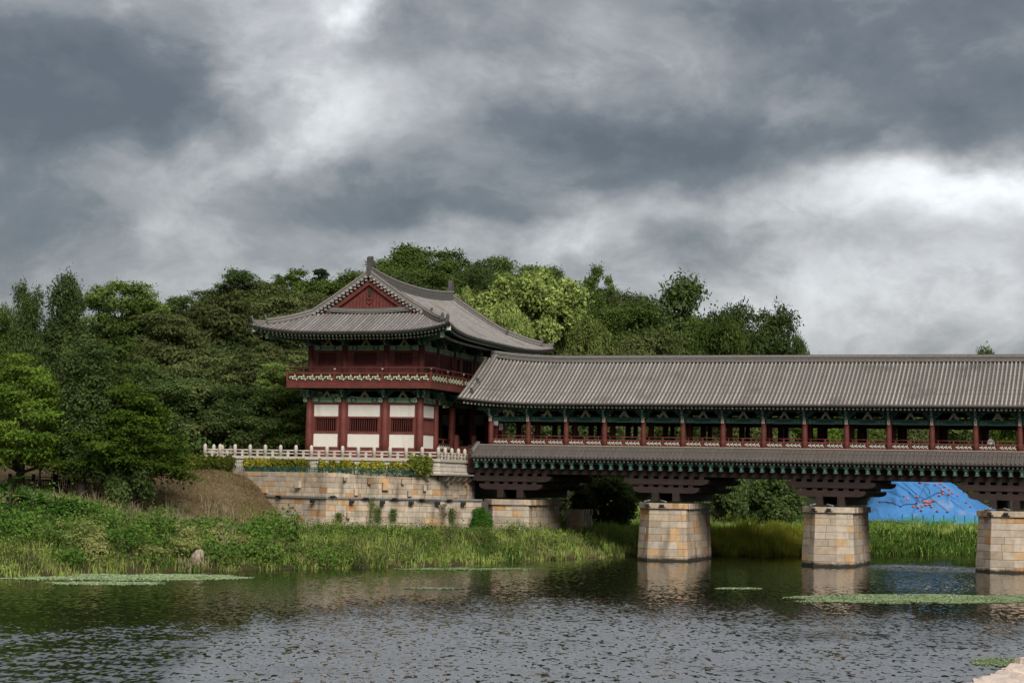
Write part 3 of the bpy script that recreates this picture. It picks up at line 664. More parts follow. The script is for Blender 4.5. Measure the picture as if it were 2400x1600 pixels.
def pier_poly():
    # counter-clockwise seen from above, so that the outer side is on the right
    a, b = .80, 1.86; v0, v1 = -3.15, -1.95; w1, w0 = 6.3, 7.4
    return [(-b, v1), (-a, v0), (a, v0), (b, v1), (b, w1), (a, w0), (-a, w0), (-b, w1)]
LAMP = MB().box((-.16, -.10, 0), (.16, .08, .16)).box((-.19, -.13, .12), (.19, -.09, .19)).mesh('lamp_housing', BLACK)
LBAR = MB().box((-.30, -.05, -.05), (.30, .05, 0)).mesh('mounting_bar', BLACK)
TUBE = MB().tube([(-.24, 0, 0), (.24, 0, .12)], .045, 8).tube([(-.26, 0, -.01), (-.10, 0, .03)], .065, 8).mesh('lamp_tube', STEEL)
for k, uc in enumerate(PIERU):
    rng = random.Random(40+k)
    pr = empty('bridge_pier', W(uc, 0, 0), -TH); tag(pr, PIER_LAB[k], 'bridge pier', 'stone piers under the bridge')
    poly = pier_poly(); bt = .05
    core('core', pr, poly, -1.2, 4.15, bt)
    hs = [.62, .56, .60, .55, .53, .53, .52, .44]; hs = [h*4.35/sum(hs) for h in hs]
    masonry(pr, poly, -.2, hs, bt, (.75, 1.45), rng, 'stone', skip=(4, 5, 6, 7), closed=True)
    masonry(pr, poly, -.2, hs, bt, (.75, 1.6), rng, 'stone', skip=(0, 1, 2, 3, 4, 5, 6), closed=True)   # left side, seen from a step aside
    # re-lay the receding right side finely, as in the photograph
    capp = mitre(poly, .14, True)
    core('cap_core', pr, [(p.x, p.y) for p in capp], 4.15, 4.58, 0)
    masonry(pr, [(p.x, p.y) for p in capp], 4.15, [.46], 0, (.38, .62), rng, 'cap_stone', skip=(0, 1, 2, 4, 5, 6, 7), closed=True, proud=.08)
    masonry(pr, [(p.x, p.y) for p in capp], 4.15, [.46], 0, (.9, 1.5), rng, 'cap_stone', skip=(3, 4, 5, 6, 7), closed=True, proud=.05)
    masonry(pr, [(p.x, p.y) for p in capp[3:5]], 4.15, [.46], 0, (.40, .64), rng, 'cap_stone', proud=.12)
    if k:
        for q, (du, side) in enumerate(((-.95, 'left'), (.25, 'right'))):
            nth = ('leftmost', 'middle', 'rightmost')[k-1]
            fl = empty('floodlight', W(uc+du, -3.33, 4.30), -TH); tag(fl, f'{side} black floodlight on the front of the {nth} pier standing in the river', 'floodlight', 'floodlights on the piers')
            obj('lamp_housing', LAMP, fl); obj('mounting_bar', LBAR, fl)
            tb = obj('lamp_tube', TUBE, None, W(uc+du*1.1, -3.0, 4.70), (0, 0, -TH+(PI if q == 0 else 0)))
            tb.rotation_euler = (0, 0, -TH+(0 if q == 0 else PI)); tag(tb, f'{side} pale spot lamp tube lying on top of the {nth} pier in the river', 'spot lamp', 'spot lamps on pier tops')
# stepped stones behind the half-buried pier
rng = random.Random(91)
sw = empty('stepped_stone_wall', W(4.6, 3.0, 0), -TH); tag(sw, 'short stepped wall of pale stones behind the half buried pier', 'stone wall')
masonry(sw, [(-.2, 4.6), (1.2, 4.6), (1.2, 7.5)], .8, [.5]*6, .03, (.4, .75), rng, 'stone', proud=.16)
core('core', sw, [(-.2, 4.6), (1.2, 4.6), (1.2, 7.5), (-.2, 7.5)], .6, 3.78, .03)
# ---------------------------------------------------------------- abutment: wedge-shaped retaining wall in two tiers
abut = empty('abutment_wall', W(0, 0, 0), -TH); tag(abut, 'tall wedge shaped retaining wall of beige and orange granite blocks below the gatehouse', 'retaining wall')
wa, wp, wq, wr = (-20.4, -7.9), (-8.95, -13.0), (-1.75, -7.1), (-1.55, .6)
ZL, ZT = 4.42, 6.42
rng = random.Random(5)
upper = [wa, wp, wq, wr]
def vis_up(p, z0, z1): return True
masonry(abut, upper, ZL, [.43, .42, .42, .40, .36], .012, (.55, 1.35), rng, 'stone', proud=.03)
core('core', abut, upper+[(-14, 4)], ZL-.3, ZT-.03, .012)
low = [(-20.6, -8.1), (-8.85, -13.28), (.95, -4.6)]
def keep_low(p, z0, z1):
    w = W(p.x, p.y); return float(ground_z(w.x, w.y)) < z1+.25
masonry(abut, low, 1.2, [.46, .46, .46, .45, .45, .46, .46], .035, (.6, 1.5), rng, 'stone', keep=keep_low, proud=.03)
core('lower_core', abut, low+[(.95, 1), (-14, 2)], .8, ZL-.03, .035)
lg = MB(); lo = mitre(low, .06); li = mitre(low, -.95)
for a, b, c, d in zip(lo[:-1], lo[1:], li[1:], li[:-1]):
    lg.hexa([(a.x, a.y, ZL-.06), (b.x, b.y, ZL-.06), (c.x, c.y, ZL-.06), (d.x, d.y, ZL-.06), (a.x, a.y, ZL+.02), (b.x, b.y, ZL+.02), (c.x, c.y, ZL+.02), (d.x, d.y, ZL+.02)])
lg.build('ledge', PLANTER, abut)
# blocks that stick out of the wall
for px, py, w, h, dp_ in [(556,1119,.30,.36,.30),(623,1147,.62,.52,.22),(703,1134,.46,.55,.34),(752,1221,.66,.52,.36),(807,1122,.24,.30,.34),(864,1127,.26,.46,.30),(902,1139,.52,.62,.34),(943,1128,.24,.42,.30),
                     (833,1153,.28,.55,.28),(959,1156,.34,.52,.32),(994,1143,.24,.48,.28),(1046,1130,.34,.50,.28),(1089,1133,.26,.32,.24),(1065,1160,.44,.46,.30),(815,1207,.24,.46,.26)]:
    pl = upper if py < 1168 else [tuple(p) for p in mitre(low, .1)]
    best = None
    for a, b in zip(pl[:-1], pl[1:]):
        a_, b_ = W(*a), W(*b); dd = (b_-a_).normalized(); nn = Vector((dd.y, -dd.x, 0)); r = ray(px, py); o = Vector((0, 0, CAMH)); t = (a_-o).dot(nn)/r.dot(nn); p = o+r*t
        s_ = (p-a_).dot(dd)
        if -.05 <= s_ <= (b_-a_).length+.05: best = (p, dd, nn)
    if best is None: continue
    p, dd, nn = best; uu, vv = UV(p.x, p.y)
    m = MB(); J = lambda: rng.uniform(.86, 1.05)
    def PT(sx, sz, t): q = p + dd*(sx*w/2) + Vector((0, 0, sz*h/2)) + nn*t; x, y = UV(q.x, q.y); return (x, y, q.z)
    m.hexa([PT(-J(), -J(), dp_*J()), PT(J(), -J(), dp_*J()), PT(1, -1, -.25), PT(-1, -1, -.25), PT(-J(), J(), dp_*J()), PT(J(), J(), dp_*J()), PT(1, 1, -.25), PT(-1, 1, -.25)])
    m.build('projecting_stone', STONE, abut)
# terrace between wall top and the stone railing, and the platform the gatehouse stands on
tp = MB(); T = [(-21, -7.5), wa, (-8.95, -12.8), (-1.9, -7.8), (-1.9, 1), (-5, 16), (-26, 16), (-26, -7)]
ti = [(p.x, p.y) for p in mitre(T, -.12, True)]
tp.add([(x, y, ZT-.05) for x, y in ti], [tuple(range(len(ti)))])
tag(tp.build('terrace', GROUND.data.materials[0], None, (BX, BY, 0), (0, 0, -TH)), kind='structure')
# stone platform with railing
plat = empty('stone_platform', W(-12, -7.5, 0), -TH); tag(plat, 'pale stone platform with projecting corner slab under the gatehouse', 'platform')
def loc2(u, v): return (u+12, v+7.5)
PL0, PL1 = -22.9, -1.75
pc = [loc2(PL0, -7.35), loc2(PL1, -7.35), loc2(PL1, .6), loc2(PL0, 18)]
core('core', plat, pc, 6.0, 7.52, 0)
rng = random.Random(11)
masonry(plat, pc[:3], 6.4, [.36, .38, .38], .16, (.9, 1.8), rng, 'block', proud=.04, gap=.022, mt=PLANTER)
lip = mitre(pc, .14, True); m = MB(); n4 = len(lip)
m.add([(p.x, p.y, 7.52) for p in lip]+[(p.x, p.y, 7.76) for p in lip], [tuple(range(n4-1, -1, -1)), tuple(range(n4, 2*n4))]+[(i, (i+1) % n4, (i+1) % n4+n4, i+n4) for i in range(n4)]); m.build('top_slab', PLANTER, plat)
# overhanging slab and corbels at the corner nearest the bridge
m = MB(); a = loc2(-3.4, -7.95); b = loc2(-.95, 1.7)
m.prism([(a[0], a[1]+.05), (b[0]-.1, a[1]+.05), (b[0], a[1]+.2), (b[0], b[1]), (a[0], b[1])], 'z', 6.44, 6.56); m.build('overhang_slab', mat('weathered_slab', (.30, .26, .215), .9, .25, 3, bump=.01, bscale=12), plat)
cb = MB(); cb.prism([(0, 0), (.62, 0), (.60, -.16), (.48, -.34), (.30, -.46), (0, -.50)], 'y', -.11, .11); CB = cb.mesh('corbel', PLANTER)
for v in (-6.6, -5.2, -3.8, -2.4, -1.0): obj('corbel', CB, plat, (*loc2(-1.72, v), 6.42))
for u in (-2.5,): obj('corbel', CB, plat, (*loc2(u, -7.62), 6.42), (0, 0, -PI/2))
# railing posts, balusters and rails
rail = empty('stone_railing', W(PL0, -7.25, 7.76), -TH); tag(rail, 'pale granite railing with round topped posts in front of the gatehouse', 'railing')
po = MB(); po.lathe([(.155, 0), (.155, .70), (.15, .78), (.125, .86), (.08, .92), (.02, .95)], 10); POST = po.mesh('post', PLANTER)
ba = MB(); ba.box((-.09, -.07, 0), (.09, .07, .16)).box((-.13, -.08, .16), (.13, .08, .24)).box((-.10, -.075, .24), (.10, .075, .42)); BALU = ba.mesh('baluster', PLANTER)
npf = 15; L_ = PL1-.12-PL0; st = L_/npf
RFR = MB().tube([(0, 0, .48), (st, 0, .48)], .062, 8).mesh('handrail', PLANTER); RFS = MB().box((0, -.045, .20), (st, .045, .29)).mesh('mid_rail', PLANTER)
for i in range(npf+1):
    obj('post', POST, rail, (i*st, 0, 0))
    if i < npf: obj('handrail', RFR, rail, (i*st, 0, 0)); obj('mid_rail', RFS, rail, (i*st, 0, 0)); obj('baluster', BALU, rail, ((i+.5)*st, 0, 0))
ns = 5; st2 = 7.6/ns
RF2 = MB().tube([(0, 0, .48), (0, st2, .48)], .062, 8).mesh('handrail', PLANTER); RF3 = MB().box((-.045, 0, .20), (.045, st2, .29)).mesh('mid_rail', PLANTER)
for side, x, cnt in ((1, L_, 5), (0, 0, 4)):
    for i in range(cnt):
        obj('post', POST, rail, (x, (i+1)*st2, 0)); obj('handrail', RF2, rail, (x, i*st2, 0)); obj('mid_rail', RF3, rail, (x, i*st2, 0)); obj('baluster', BALU, rail, (x, (i+.5)*st2, 0), (0, 0, PI/2))
st_ = MB(); st_.prism([(-.32, 0), (.32, 0), (.32, 1.05), (.26, 1.25), (.12, 1.36), (-.12, 1.36), (-.26, 1.25), (-.32, 1.05)], 'y', -.16, .16)
p_ = on_v(581, 1053, -1.5); tag(st_.build('stone_stele', PLANTER, None, W(p_[0], -1.5, 7.68), (0, 0, -TH)), 'large round topped stone standing behind the left end of the stone railing', 'stone')
# ---------------------------------------------------------------- two-storey gatehouse (local x along the front, y away, z up)
GCU, GCV = -9.33, 4.7; ZG = 7.80
gate = empty('gatehouse', W(GCU, GCV, 0), -TH); tag(gate, 'two storey red timber gatehouse with hip and gable tiled roof and balcony', 'gatehouse')
FX = [-4.975, -1.875, 1.875, 4.975]; SY = [-9.9, -6.5, -2.5, 2.5, 6.5, 9.9]
XR, YF = 4.975, -9.9
lowc = MB().lathe([(.31, 0), (.315, 1.6), (.30, 3.0), (.27, 4.92)], 14).mesh('column', RED)
upc = MB().lathe([(.27, 0), (.27, 1.4), (.24, 3.2)], 14).mesh('upper_column', RED)
cols = [(x, y) for x in FX for y in (SY[0], SY[-1])] + [(x, y) for x in (FX[0], FX[-1]) for y in SY[1:-1]]
for x, y in cols:
    obj('column', lowc, gate, (x, y, ZG)); obj('upper_column', upc, gate, (x, y, 13.9))
for y in SY[1:-1]:
    for x in FX[1:3]: obj('column', lowc, gate, (x, y, ZG))
def rot_for(side): return {'f': 0, 'r': PI/2, 'b': PI, 'l': -PI/2}[side]
segs = [('f', (a+b)/2, YF, b-a, 0) for a, b in zip(FX[:-1], FX[1:])] + [('r', XR, (a+b)/2, b-a, i) for i, (a, b) in enumerate(zip(SY[:-1], SY[1:]))] + \
       [('b', (a+b)/2, SY[-1], b-a, 0) for a, b in zip(FX[:-1], FX[1:])] + [('l', FX[0], (a+b)/2, b-a, i) for i, (a, b) in enumerate(zip(SY[:-1], SY[1:]))]
LINT = {}
for sd_, x, y, L_, i in segs:
    key = round(L_, 2)
    if key not in LINT: LINT[key] = lintel_mesh(L_-.5, .40, .24, GRN, GRNL)
    for z in (12.36, 16.68):
        obj('lintel', LINT[key], gate, (x, y, z), (0, 0, rot_for(sd_)))
        if sd_ in 'fr': obj('brace', STRUT, gate, (x, y, z+.40), (0, 0, rot_for(sd_)), (1.0, 1, .92))
BE = MB(); BE.prism([(-.20, 0), (.20, 0), (.14, .40), (-.14, .40)], 'y', -.10, .10, 0); BE.prism([(-.13, .05), (.13, .05), (.09, .35), (-.09, .35)], 'y', -.115, -.10, 1)
BEND = BE.mesh('beam_end', [PALE, GRNL])
for x, y in cols:
    for z in (12.76, 17.08):
        if y == YF: obj('bracket', BRACKET, gate, (x, y, z), (0, 0, 0), (.95, 1.05, .98))
        if x == XR: obj('bracket', BRACKET, gate, (x, y, z), (0, 0, PI/2), (.95, 1.05, .98))
        if x == FX[0] and y != YF: obj('bracket', BRACKET, gate, (x, y, z), (0, 0, -PI/2), (.95, 1.05, .98))
        if x == XR and y == YF: obj('bracket', BRACKET, gate, (x, y, z), (0, 0, PI/4), (1.1, 1.3, .98))
        if x == FX[0] and y == YF: obj('bracket', BRACKET, gate, (x, y, z), (0, 0, -PI/4), (1.1, 1.3, .98))
    if y == YF:
        for z in (12.37, 16.69): obj('beam_end', BEND, gate, (x-.34 if x < 4 else x-.36, y-.16, z), (0, 0, 0), (.8, 1, .95))
    if x == XR:
        for z in (12.37, 16.69): obj('beam_end', BEND, gate, (x+.16, y+.36, z), (0, 0, PI/2), (.8, 1, .95))
for z0, z1 in ((13.30, 13.46), (17.62, 17.86)):
    m = MB(); m.box((FX[0]-.7, YF-.12, z0), (XR+.7, YF+.12, z1), 0).box((FX[0]-.7, YF-.135, z0-.012), (XR+.7, YF-.10, z0+.03), 1); m.build('front_purlin', [GRND, GRN], gate)
    m = MB(); m.box((XR-.12, YF-.6, z0+.003), (XR+.12, SY[-1]+.6, z1-.003), 0).box((XR+.10, YF-.6, z0-.012), (XR+.135, SY[-1]+.6, z0+.03), 1); m.build('side_purlin', [GRND, GRN], gate)
    MB().box((FX[0]-.12, YF+.13, z0+.003), (FX[0]+.12, SY[-1]+.6, z1-.003)).build('side_purlin', GRND, gate)
# wall bays: frame, plaster panels, barred windows
SLAT = {}
def slat_mesh(h):
    if h not in SLAT: SLAT[h] = MB().prism([(0, -.045), (.035, 0), (0, .03), (-.035, 0)], 'z', 0, h).mesh('window_bar', RED)
    return SLAT[h]
def lower_wall(sd_, x, y, L_, shutter=False):
    h = L_/2-.24; a = h-.20; w = h-.34
    m = MB(); t = .10
    for z0, z1 in ((ZG, 8.64), (9.76, 9.93), (11.03, 11.18), (12.16, 12.36)): m.box((-h, -t, z0), (h, t, z1))
    for s in (-1, 1): m.box((min(s*h, s*a), -t+.004, 8.64), (max(s*h, s*a), t-.004, 12.16))
    for s in (-1, 1): m.box((min(s*a, s*w), -t+.008, 9.93), (max(s*a, s*w), t-.008, 11.03))
    o = m.build('wall_frame', RED, gate, (x, y, 0), (0, 0, rot_for(sd_)))
    for z0, z1 in ((8.64, 9.76), (11.18, 12.16)): MB().box((-a, -.05, z0), (a, .05, z1)).build('plaster_panel', WHITE, o)
    win = MB().box((-w, .06, 9.93), (w, .08, 9.98)).box((-w, .06, 10.98), (w, .08, 11.03)).build('window', REDD, o)
    n = max(5, int(2*w/.19))
    for k in range(n): obj('window_bar', slat_mesh(1.10), win, (-w+(k+.5)*2*w/n, 0, 9.93))
    if shutter: MB().box((-w, .12, 9.93), (w, .16, 11.03)).build('shutter', REDD, win)
for sd_, x, y, L_, i in segs:
    if sd_ == 'f': lower_wall(sd_, x, y, L_)
    if sd_ == 'r' and i in (0, 4): lower_wall(sd_, x, y, L_, True)
    if sd_ == 'l': lower_wall(sd_, x, y, L_, i in (1, 2, 3))
    if sd_ == 'b': lower_wall(sd_, x, y, L_, True)
# light red railings in the open bays of the right side
for i in (1, 3):
    L_ = SY[i+1]-SY[i]; yc = (SY[i]+SY[i+1])/2; h = L_/2-.28
    m = MB(); m.box((-h, -.05, 7.9), (h, .05, 8.62)).box((-h, -.05, 9.02), (h, .05, 9.12)).tube([(-h, 0, 9.5), (h, 0, 9.5)], .04, 8)
    for s in (-1, 0, 1): m.box((s*h*.96-.05, -.05, 9.12), (s*h*.96+.05, .05, 9.48))
    o = m.build('railing_frame', RED, gate, (XR, yc, 0), (0, 0, PI/2)); m = MB(); key_pattern(m, -h, h, 8.66, 9.0, 0, .05, 7, .05); m.build('lattice_panel', LATW, o)
for u_, v_ in ((XR+.75, -3.2), (XR+2.0, -2.3)):
    MB().box((u_-.16, v_-.16, ZG), (u_+.16, v_+.16, 9.85)).box((u_-.13, v_-.13, 9.85), (u_+.13, v_+.13, 9.93)).build('stair_post', RED, gate)
MB().box((XR+.3, -2.6, 8.4), (XR+4.2, -2.2, 9.0)).build('stair_side', RED, gate)
# floors, ceiling, dark inside of the upper storey
MB().box((FX[0]-.3, YF-.3, 7.4), (XR+.3, SY[-1]+.3, ZG)).build('plinth', PLANTER, gate)
MB().box((FX[0]-1.3, YF-1.3, 13.50), (XR+1.3, SY[-1]+1.3, 13.62)).build('upper_floor', BROWN, gate)
# balcony
bo = 1.50; bx0, bx1, by0, by1 = FX[0]-bo, XR+bo, YF-bo, SY[-1]+bo
m = MB(); t = .12
m.box((bx0, by0, 13.46), (bx1, by0+t, 14.02)); m.box((bx1-t, by0+t, 13.463), (bx1, by1, 14.017)); m.box((bx0, by0+t, 13.463), (bx0+t, by1, 14.017)); m.box((bx0+t, by1-t, 13.463), (bx1-t, by1, 14.017))
m.box((bx0-.03, by0-.03, 13.99), (bx1+.03, by0+.16, 14.07)); m.box((bx1-.16, by0+.16, 13.993), (bx1+.03, by1, 14.067))
m.build('balcony_fascia', RED, gate)
def balcony_side(name, p, q, parts, nkeys):
    p = Vector(p); q = Vector(q); L_ = (q-p).length; ang = math.atan2(q.y-p.y, q.x-p.x)
    m = MB(); m.box((-.10, -.05, 14.60), (L_+.10, .05, 14.74)); m.tube([(-.35, 0, 15.14), (L_+.35, 0, 15.14)], .045, 8)
    for k in range(parts+1):
        x = L_*k/parts; m.box((x-.09, -.07, 14.07), (x+.09, .07, 14.80))
        m.box((x-.035, -.035, 14.80), (x+.035, .035, 14.96)); m.lathe([(.03, 0), (.10, .05), (.11, .09), (.05, .12)], 8, (x, 0, 14.96), 1)
        if k < parts:
            for f_ in (.33, .67): m.box((x+L_/parts*f_-.02, -.02, 14.74), (x+L_/parts*f_+.02, .02, 15.1))
    m.box((0, .035, 14.07), (L_, .048, 14.60), 2)
    o = m.build('balcony_railing', [RED, CREAM, REDD], gate, tuple(p), (0, 0, ang))
    for k in range(parts):
        m = MB(); key_pattern(m, L_*k/parts+.14, L_*(k+1)/parts-.14, 14.10, 14.59, -.01, .05, nkeys, .075); m.build('lattice_panel', LATT, o)
balcony_side('f', (bx0+.06, by0+.06, 0), (bx1-.06, by0+.06, 0), 3, 5)
balcony_side('r', (bx1-.06, by0+.06, 0), (bx1-.06, by1-.06, 0), 6, 5)
balcony_side('l', (bx0+.06, by1-.06, 0), (bx0+.06, by0+.06, 0), 6, 5)
# upper storey walls
def upper_wall(sd_, x, y, L_, style):
    h = L_/2-.22; w = h*.60 if sd_ == 'f' else h*.80; t = .09; m = MB()
    z0, z1 = (15.45, 16.50) if sd_ == 'f' else (14.6, 16.50)
    m.box((-h, -t, 13.7), (h, t, z0)); m.box((-h, -t, z1), (h, t, 16.70))
    for s in (-1, 1): m.box((min(s*h, s*w), -t+.003, z0), (max(s*h, s*w), t-.003, z1))
    o = m.build('upper_wall', RED, gate, (x, y, 0), (0, 0, rot_for(sd_)))
    win = MB().box((-w, .02, z0), (w, .05, z1)).build('window', REDD if style != 'door' else DARK, o)
    if style == 'bars':
        n = int(2*w/.17)
        for k in range(n): obj('window_bar', slat_mesh(round(z1-z0, 3)), win, (-w+(k+.5)*2*w/n, -.03, z0))
    elif style == 'door':
        MB().box((-w*.55, -.06, z0), (-w*.55+.62, -.02, z1)).build('door_leaf', mat('brown_door', (.22, .085, .06), .7, .2, 3), win)
        for s in (.15, .55): MB().box((s*w, -.06, z0), (s*w+.06, -.02, z1)).build('window_bar', RED, win)
    else:
        for s in (-.33, .33): MB().box((s*w*2-.02, -.02, z0), (s*w*2+.02, .02, z1)).build('window_bar', RED, win)
for sd_, x, y, L_, i in segs:
    upper_wall(sd_, x, y, L_, 'bars' if sd_ == 'f' or (sd_ == 'r' and i == 0) else ('door' if (sd_ == 'r' and i == 2) else 'panel'))
# ---------------------------------------------------------------- gatehouse roof
EA, EB = 8.15, 13.2          # eave half sizes at mid side
def eaveU(y): return EA + .75*(np.abs(y)/13.9)**3
def eaveV(x): return EB + .75*(np.abs(x)/8.9)**3
RT = 22.35; E0 = 17.98
def zs(x, y):
    t = np.clip(np.abs(x)/8.15, 0, 1.15); return E0 + (RT-E0)*((1-t) - .20*t*(1-t)) + .55*(np.abs(y)/9.4)**2.2*np.clip(1-t, 0, 1)
def zf(y):
    s = (13.2-np.abs(y))/3.4; return E0 + 1.62*(s + .12*(s*s-s))
def zlift(x, y): return .98*(np.abs(x)/8.9)**3.2*(np.abs(y)/13.9)**3.2
def rz(x, y, slope):   # slope 's' side or 'f' front
    return (zs(x, y) if slope == 's' else zf(y)) + zlift(x, y)
# the hip line: where both slopes meet
_hy = np.linspace(8.5, 14.6, 1200); _lo = np.full(1200, 2.0); _hi = np.full(1200, 9.6)
for _ in range(40):
    _m = (_lo+_hi)/2; _up = zs(_m, _hy) > zf(_hy); _lo = np.where(_up, _m, _lo); _hi = np.where(_up, _hi, _m)
def hip_x(y): return float(np.interp(abs(y), _hy, _lo))           # |x| on the hip for |y|
def hip_y(x): return float(np.interp(abs(x), _lo, _hy))
YG = 9.35; YV = 9.75        # gable wall, verge
groof = empty('tmp'); bpy.data.objects.remove(groof)
rm = MB()
# side slopes as a grid in (row along y, steps along x)
ys = np.concatenate([np.linspace(-13.9, -YV, 12), np.linspace(-YV+.02, YV-.02, 36), np.linspace(YV, 13.9, 12)])
def strip(sx, ya, yb, n=12):
    for k in range(n):
        def pt(y, f):
            xi = 0. if abs(y) < YV else hip_x(y); xo = float(eaveU(y)); 
            if abs(y) >= YV and xi > xo: xi = xo
            x = xi+(xo-xi)*f; return (sx*x, y, float(rz(x, y, 's')))
        a, b, c, d = pt(ya, k/n), pt(ya, (k+1)/n), pt(yb, (k+1)/n), pt(yb, k/n)
        f = [(0, 1, 2, 3)] if sx > 0 else [(3, 2, 1, 0)]
        rm.add([a, b, c, d], f)
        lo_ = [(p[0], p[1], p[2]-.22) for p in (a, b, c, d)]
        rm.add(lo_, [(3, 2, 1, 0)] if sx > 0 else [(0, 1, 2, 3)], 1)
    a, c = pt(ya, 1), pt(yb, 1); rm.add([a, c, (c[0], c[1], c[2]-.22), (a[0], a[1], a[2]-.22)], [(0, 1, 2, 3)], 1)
for sx in (1, -1):
    for ya, yb in zip(ys[:-1], ys[1:]): strip(sx, ya, yb)
xs = np.linspace(-8.9, 8.9, 45)
def fstrip(sy, xa, xb, n=8):
    def pt(x, f):
        yi = YG if abs(x) <= hip_x(YG) else hip_y(x)
        yo = float(eaveV(x)); yi = min(yi, yo); y = yi+(yo-yi)*f; return (x, sy*y, float(rz(x, y, 'f')))
    for k in range(n):
        a, b, c, d = pt(xa, k/n), pt(xa, (k+1)/n), pt(xb, (k+1)/n), pt(xb, k/n)
        rm.add([a, b, c, d], [(0, 1, 2, 3)] if sy < 0 else [(3, 2, 1, 0)])
        rm.add([(p[0], p[1], p[2]-.22) for p in (a, b, c, d)], [(3, 2, 1, 0)] if sy < 0 else [(0, 1, 2, 3)], 1)
    a, c = pt(xa, 1), pt(xb, 1); rm.add([a, c, (c[0], c[1], c[2]-.22), (a[0], a[1], a[2]-.22)], [(0, 1, 2, 3)], 1)
for sy in (-1, 1):
    for xa, xb in zip(xs[:-1], xs[1:]): fstrip(sy, xa, xb)
groof = rm.build('roof', [TILED, DARK], gate)
def yi_front(x):
    return YG if abs(x) <= hip_x(YG) else hip_y(x)
GTILE = mat('gate_tile_roll', (.195, .183, .175), .8, .28, 3, bump=.004, bscale=30, objvar=.16, stain=((.12, .11, .10), .45, .55, 1))
def roll_path(path, r=.082):
    m = MB(); n = 6; P = [Vector(p) for p in path]; rings = []
    side = (P[1]-P[0]); side.z = 0; side = side.normalized().cross(Vector((0, 0, 1)))
    for i, p in enumerate(P):
        d = (P[min(i+1, len(P)-1)]-P[max(i-1, 0)]).normalized(); nr = side.cross(d).normalized(); nr = nr if nr.z > 0 else -nr
        ring = []
        for q in range(n):
            a = PI*q/(n-1); m.v.append(tuple(p+side*(math.cos(a)*r)+nr*(math.sin(a)*r-.01))); ring.append(len(m.v)-1)
        rings.append(ring)
    for i in range(len(rings)-1):
        for q in range(n-1): m.f.append((rings[i][q], rings[i][q+1], rings[i+1][q+1], rings[i+1][q])); m.m.append(0); m.sm.append(True)
    d = (P[0]-P[1]).normalized(); m.tube([P[0]+d*.05+Vector((0, 0, .03)), P[0]+Vector((0, 0, .03))], r*1.12, 8, 0, True, False)
    return m
for x in np.arange(-8.75, 8.8, .33):
    yo, yi = float(eaveV(x)), yi_front(x)
    if yo-yi < .25: continue
    k = max(3, int((yo-yi)/.5)); path = [(x, -(yo+(yi-yo)*j/k), float(rz(x, yo+(yi-yo)*j/k, 'f'))+.01) for j in range(k+1)]
    roll_path(path).build('tile_row', GTILE, groof)
for y in np.arange(-13.7, 13.8, .33):
    xo = float(eaveU(y)); xi = .15 if abs(y) < YV else hip_x(y)
    if xo-xi < .25: continue
    k = max(3, int((xo-xi)/.7)); path = [(xo+(xi-xo)*j/k, y, float(rz(xo+(xi-xo)*j/k, y, 's'))+.01) for j in range(k+1)]
    roll_path(path).build('side_tile_row', GTILE, groof)
# main ridge with tall end tiles
m = MB(); rys = np.linspace(-YV+.1, YV-.1, 17)
for a, b in zip(rys[:-1], rys[1:]):
    za, zb = float(zs(0., a)), float(zs(0., b))
    for w, z0, z1, mi in ((.30, -.10, .16, 0), (.24, .16, .22, 1), (.27, .22, .42, 0), (.25, .42, .46, 1), (.27, .46, .64, 0), (.30, .64, .71, 1), (.2, .71, .80, 0)):
        m.hexa([(-w, a, za+z0), (w, a, za+z0), (w, b, zb+z0), (-w, b, zb+z0), (-w, a, za+z1), (w, a, za+z1), (w, b, zb+z1), (-w, b, zb+z1)], mi)
m.build('main_ridge', [TILER, TILEP], groof)
for sy in (-1, 1):
    m = MB(); zz = float(zs(0., YV))+.50
    pl = [(-.30, -.55), (.30, -.55), (.27, .60), (.33, .98), (.24, 1.0), (.10, 1.14), (-.08, 1.16), (-.20, 1.02), (-.26, .60)]
    m.prism([(p*sy if sy < 0 else p, q) for p, q in pl], 'x', -.20, .20); m.box((-.23, -.24, .1), (.23, .24, .20)); m.build('ridge_end_tile', MATS['finial_tile'] if 'finial_tile' in MATS else mat('finial_tile', (.07, .065, .062), .8, .3, 6), groof, (0, sy*(YV-.28), zz))
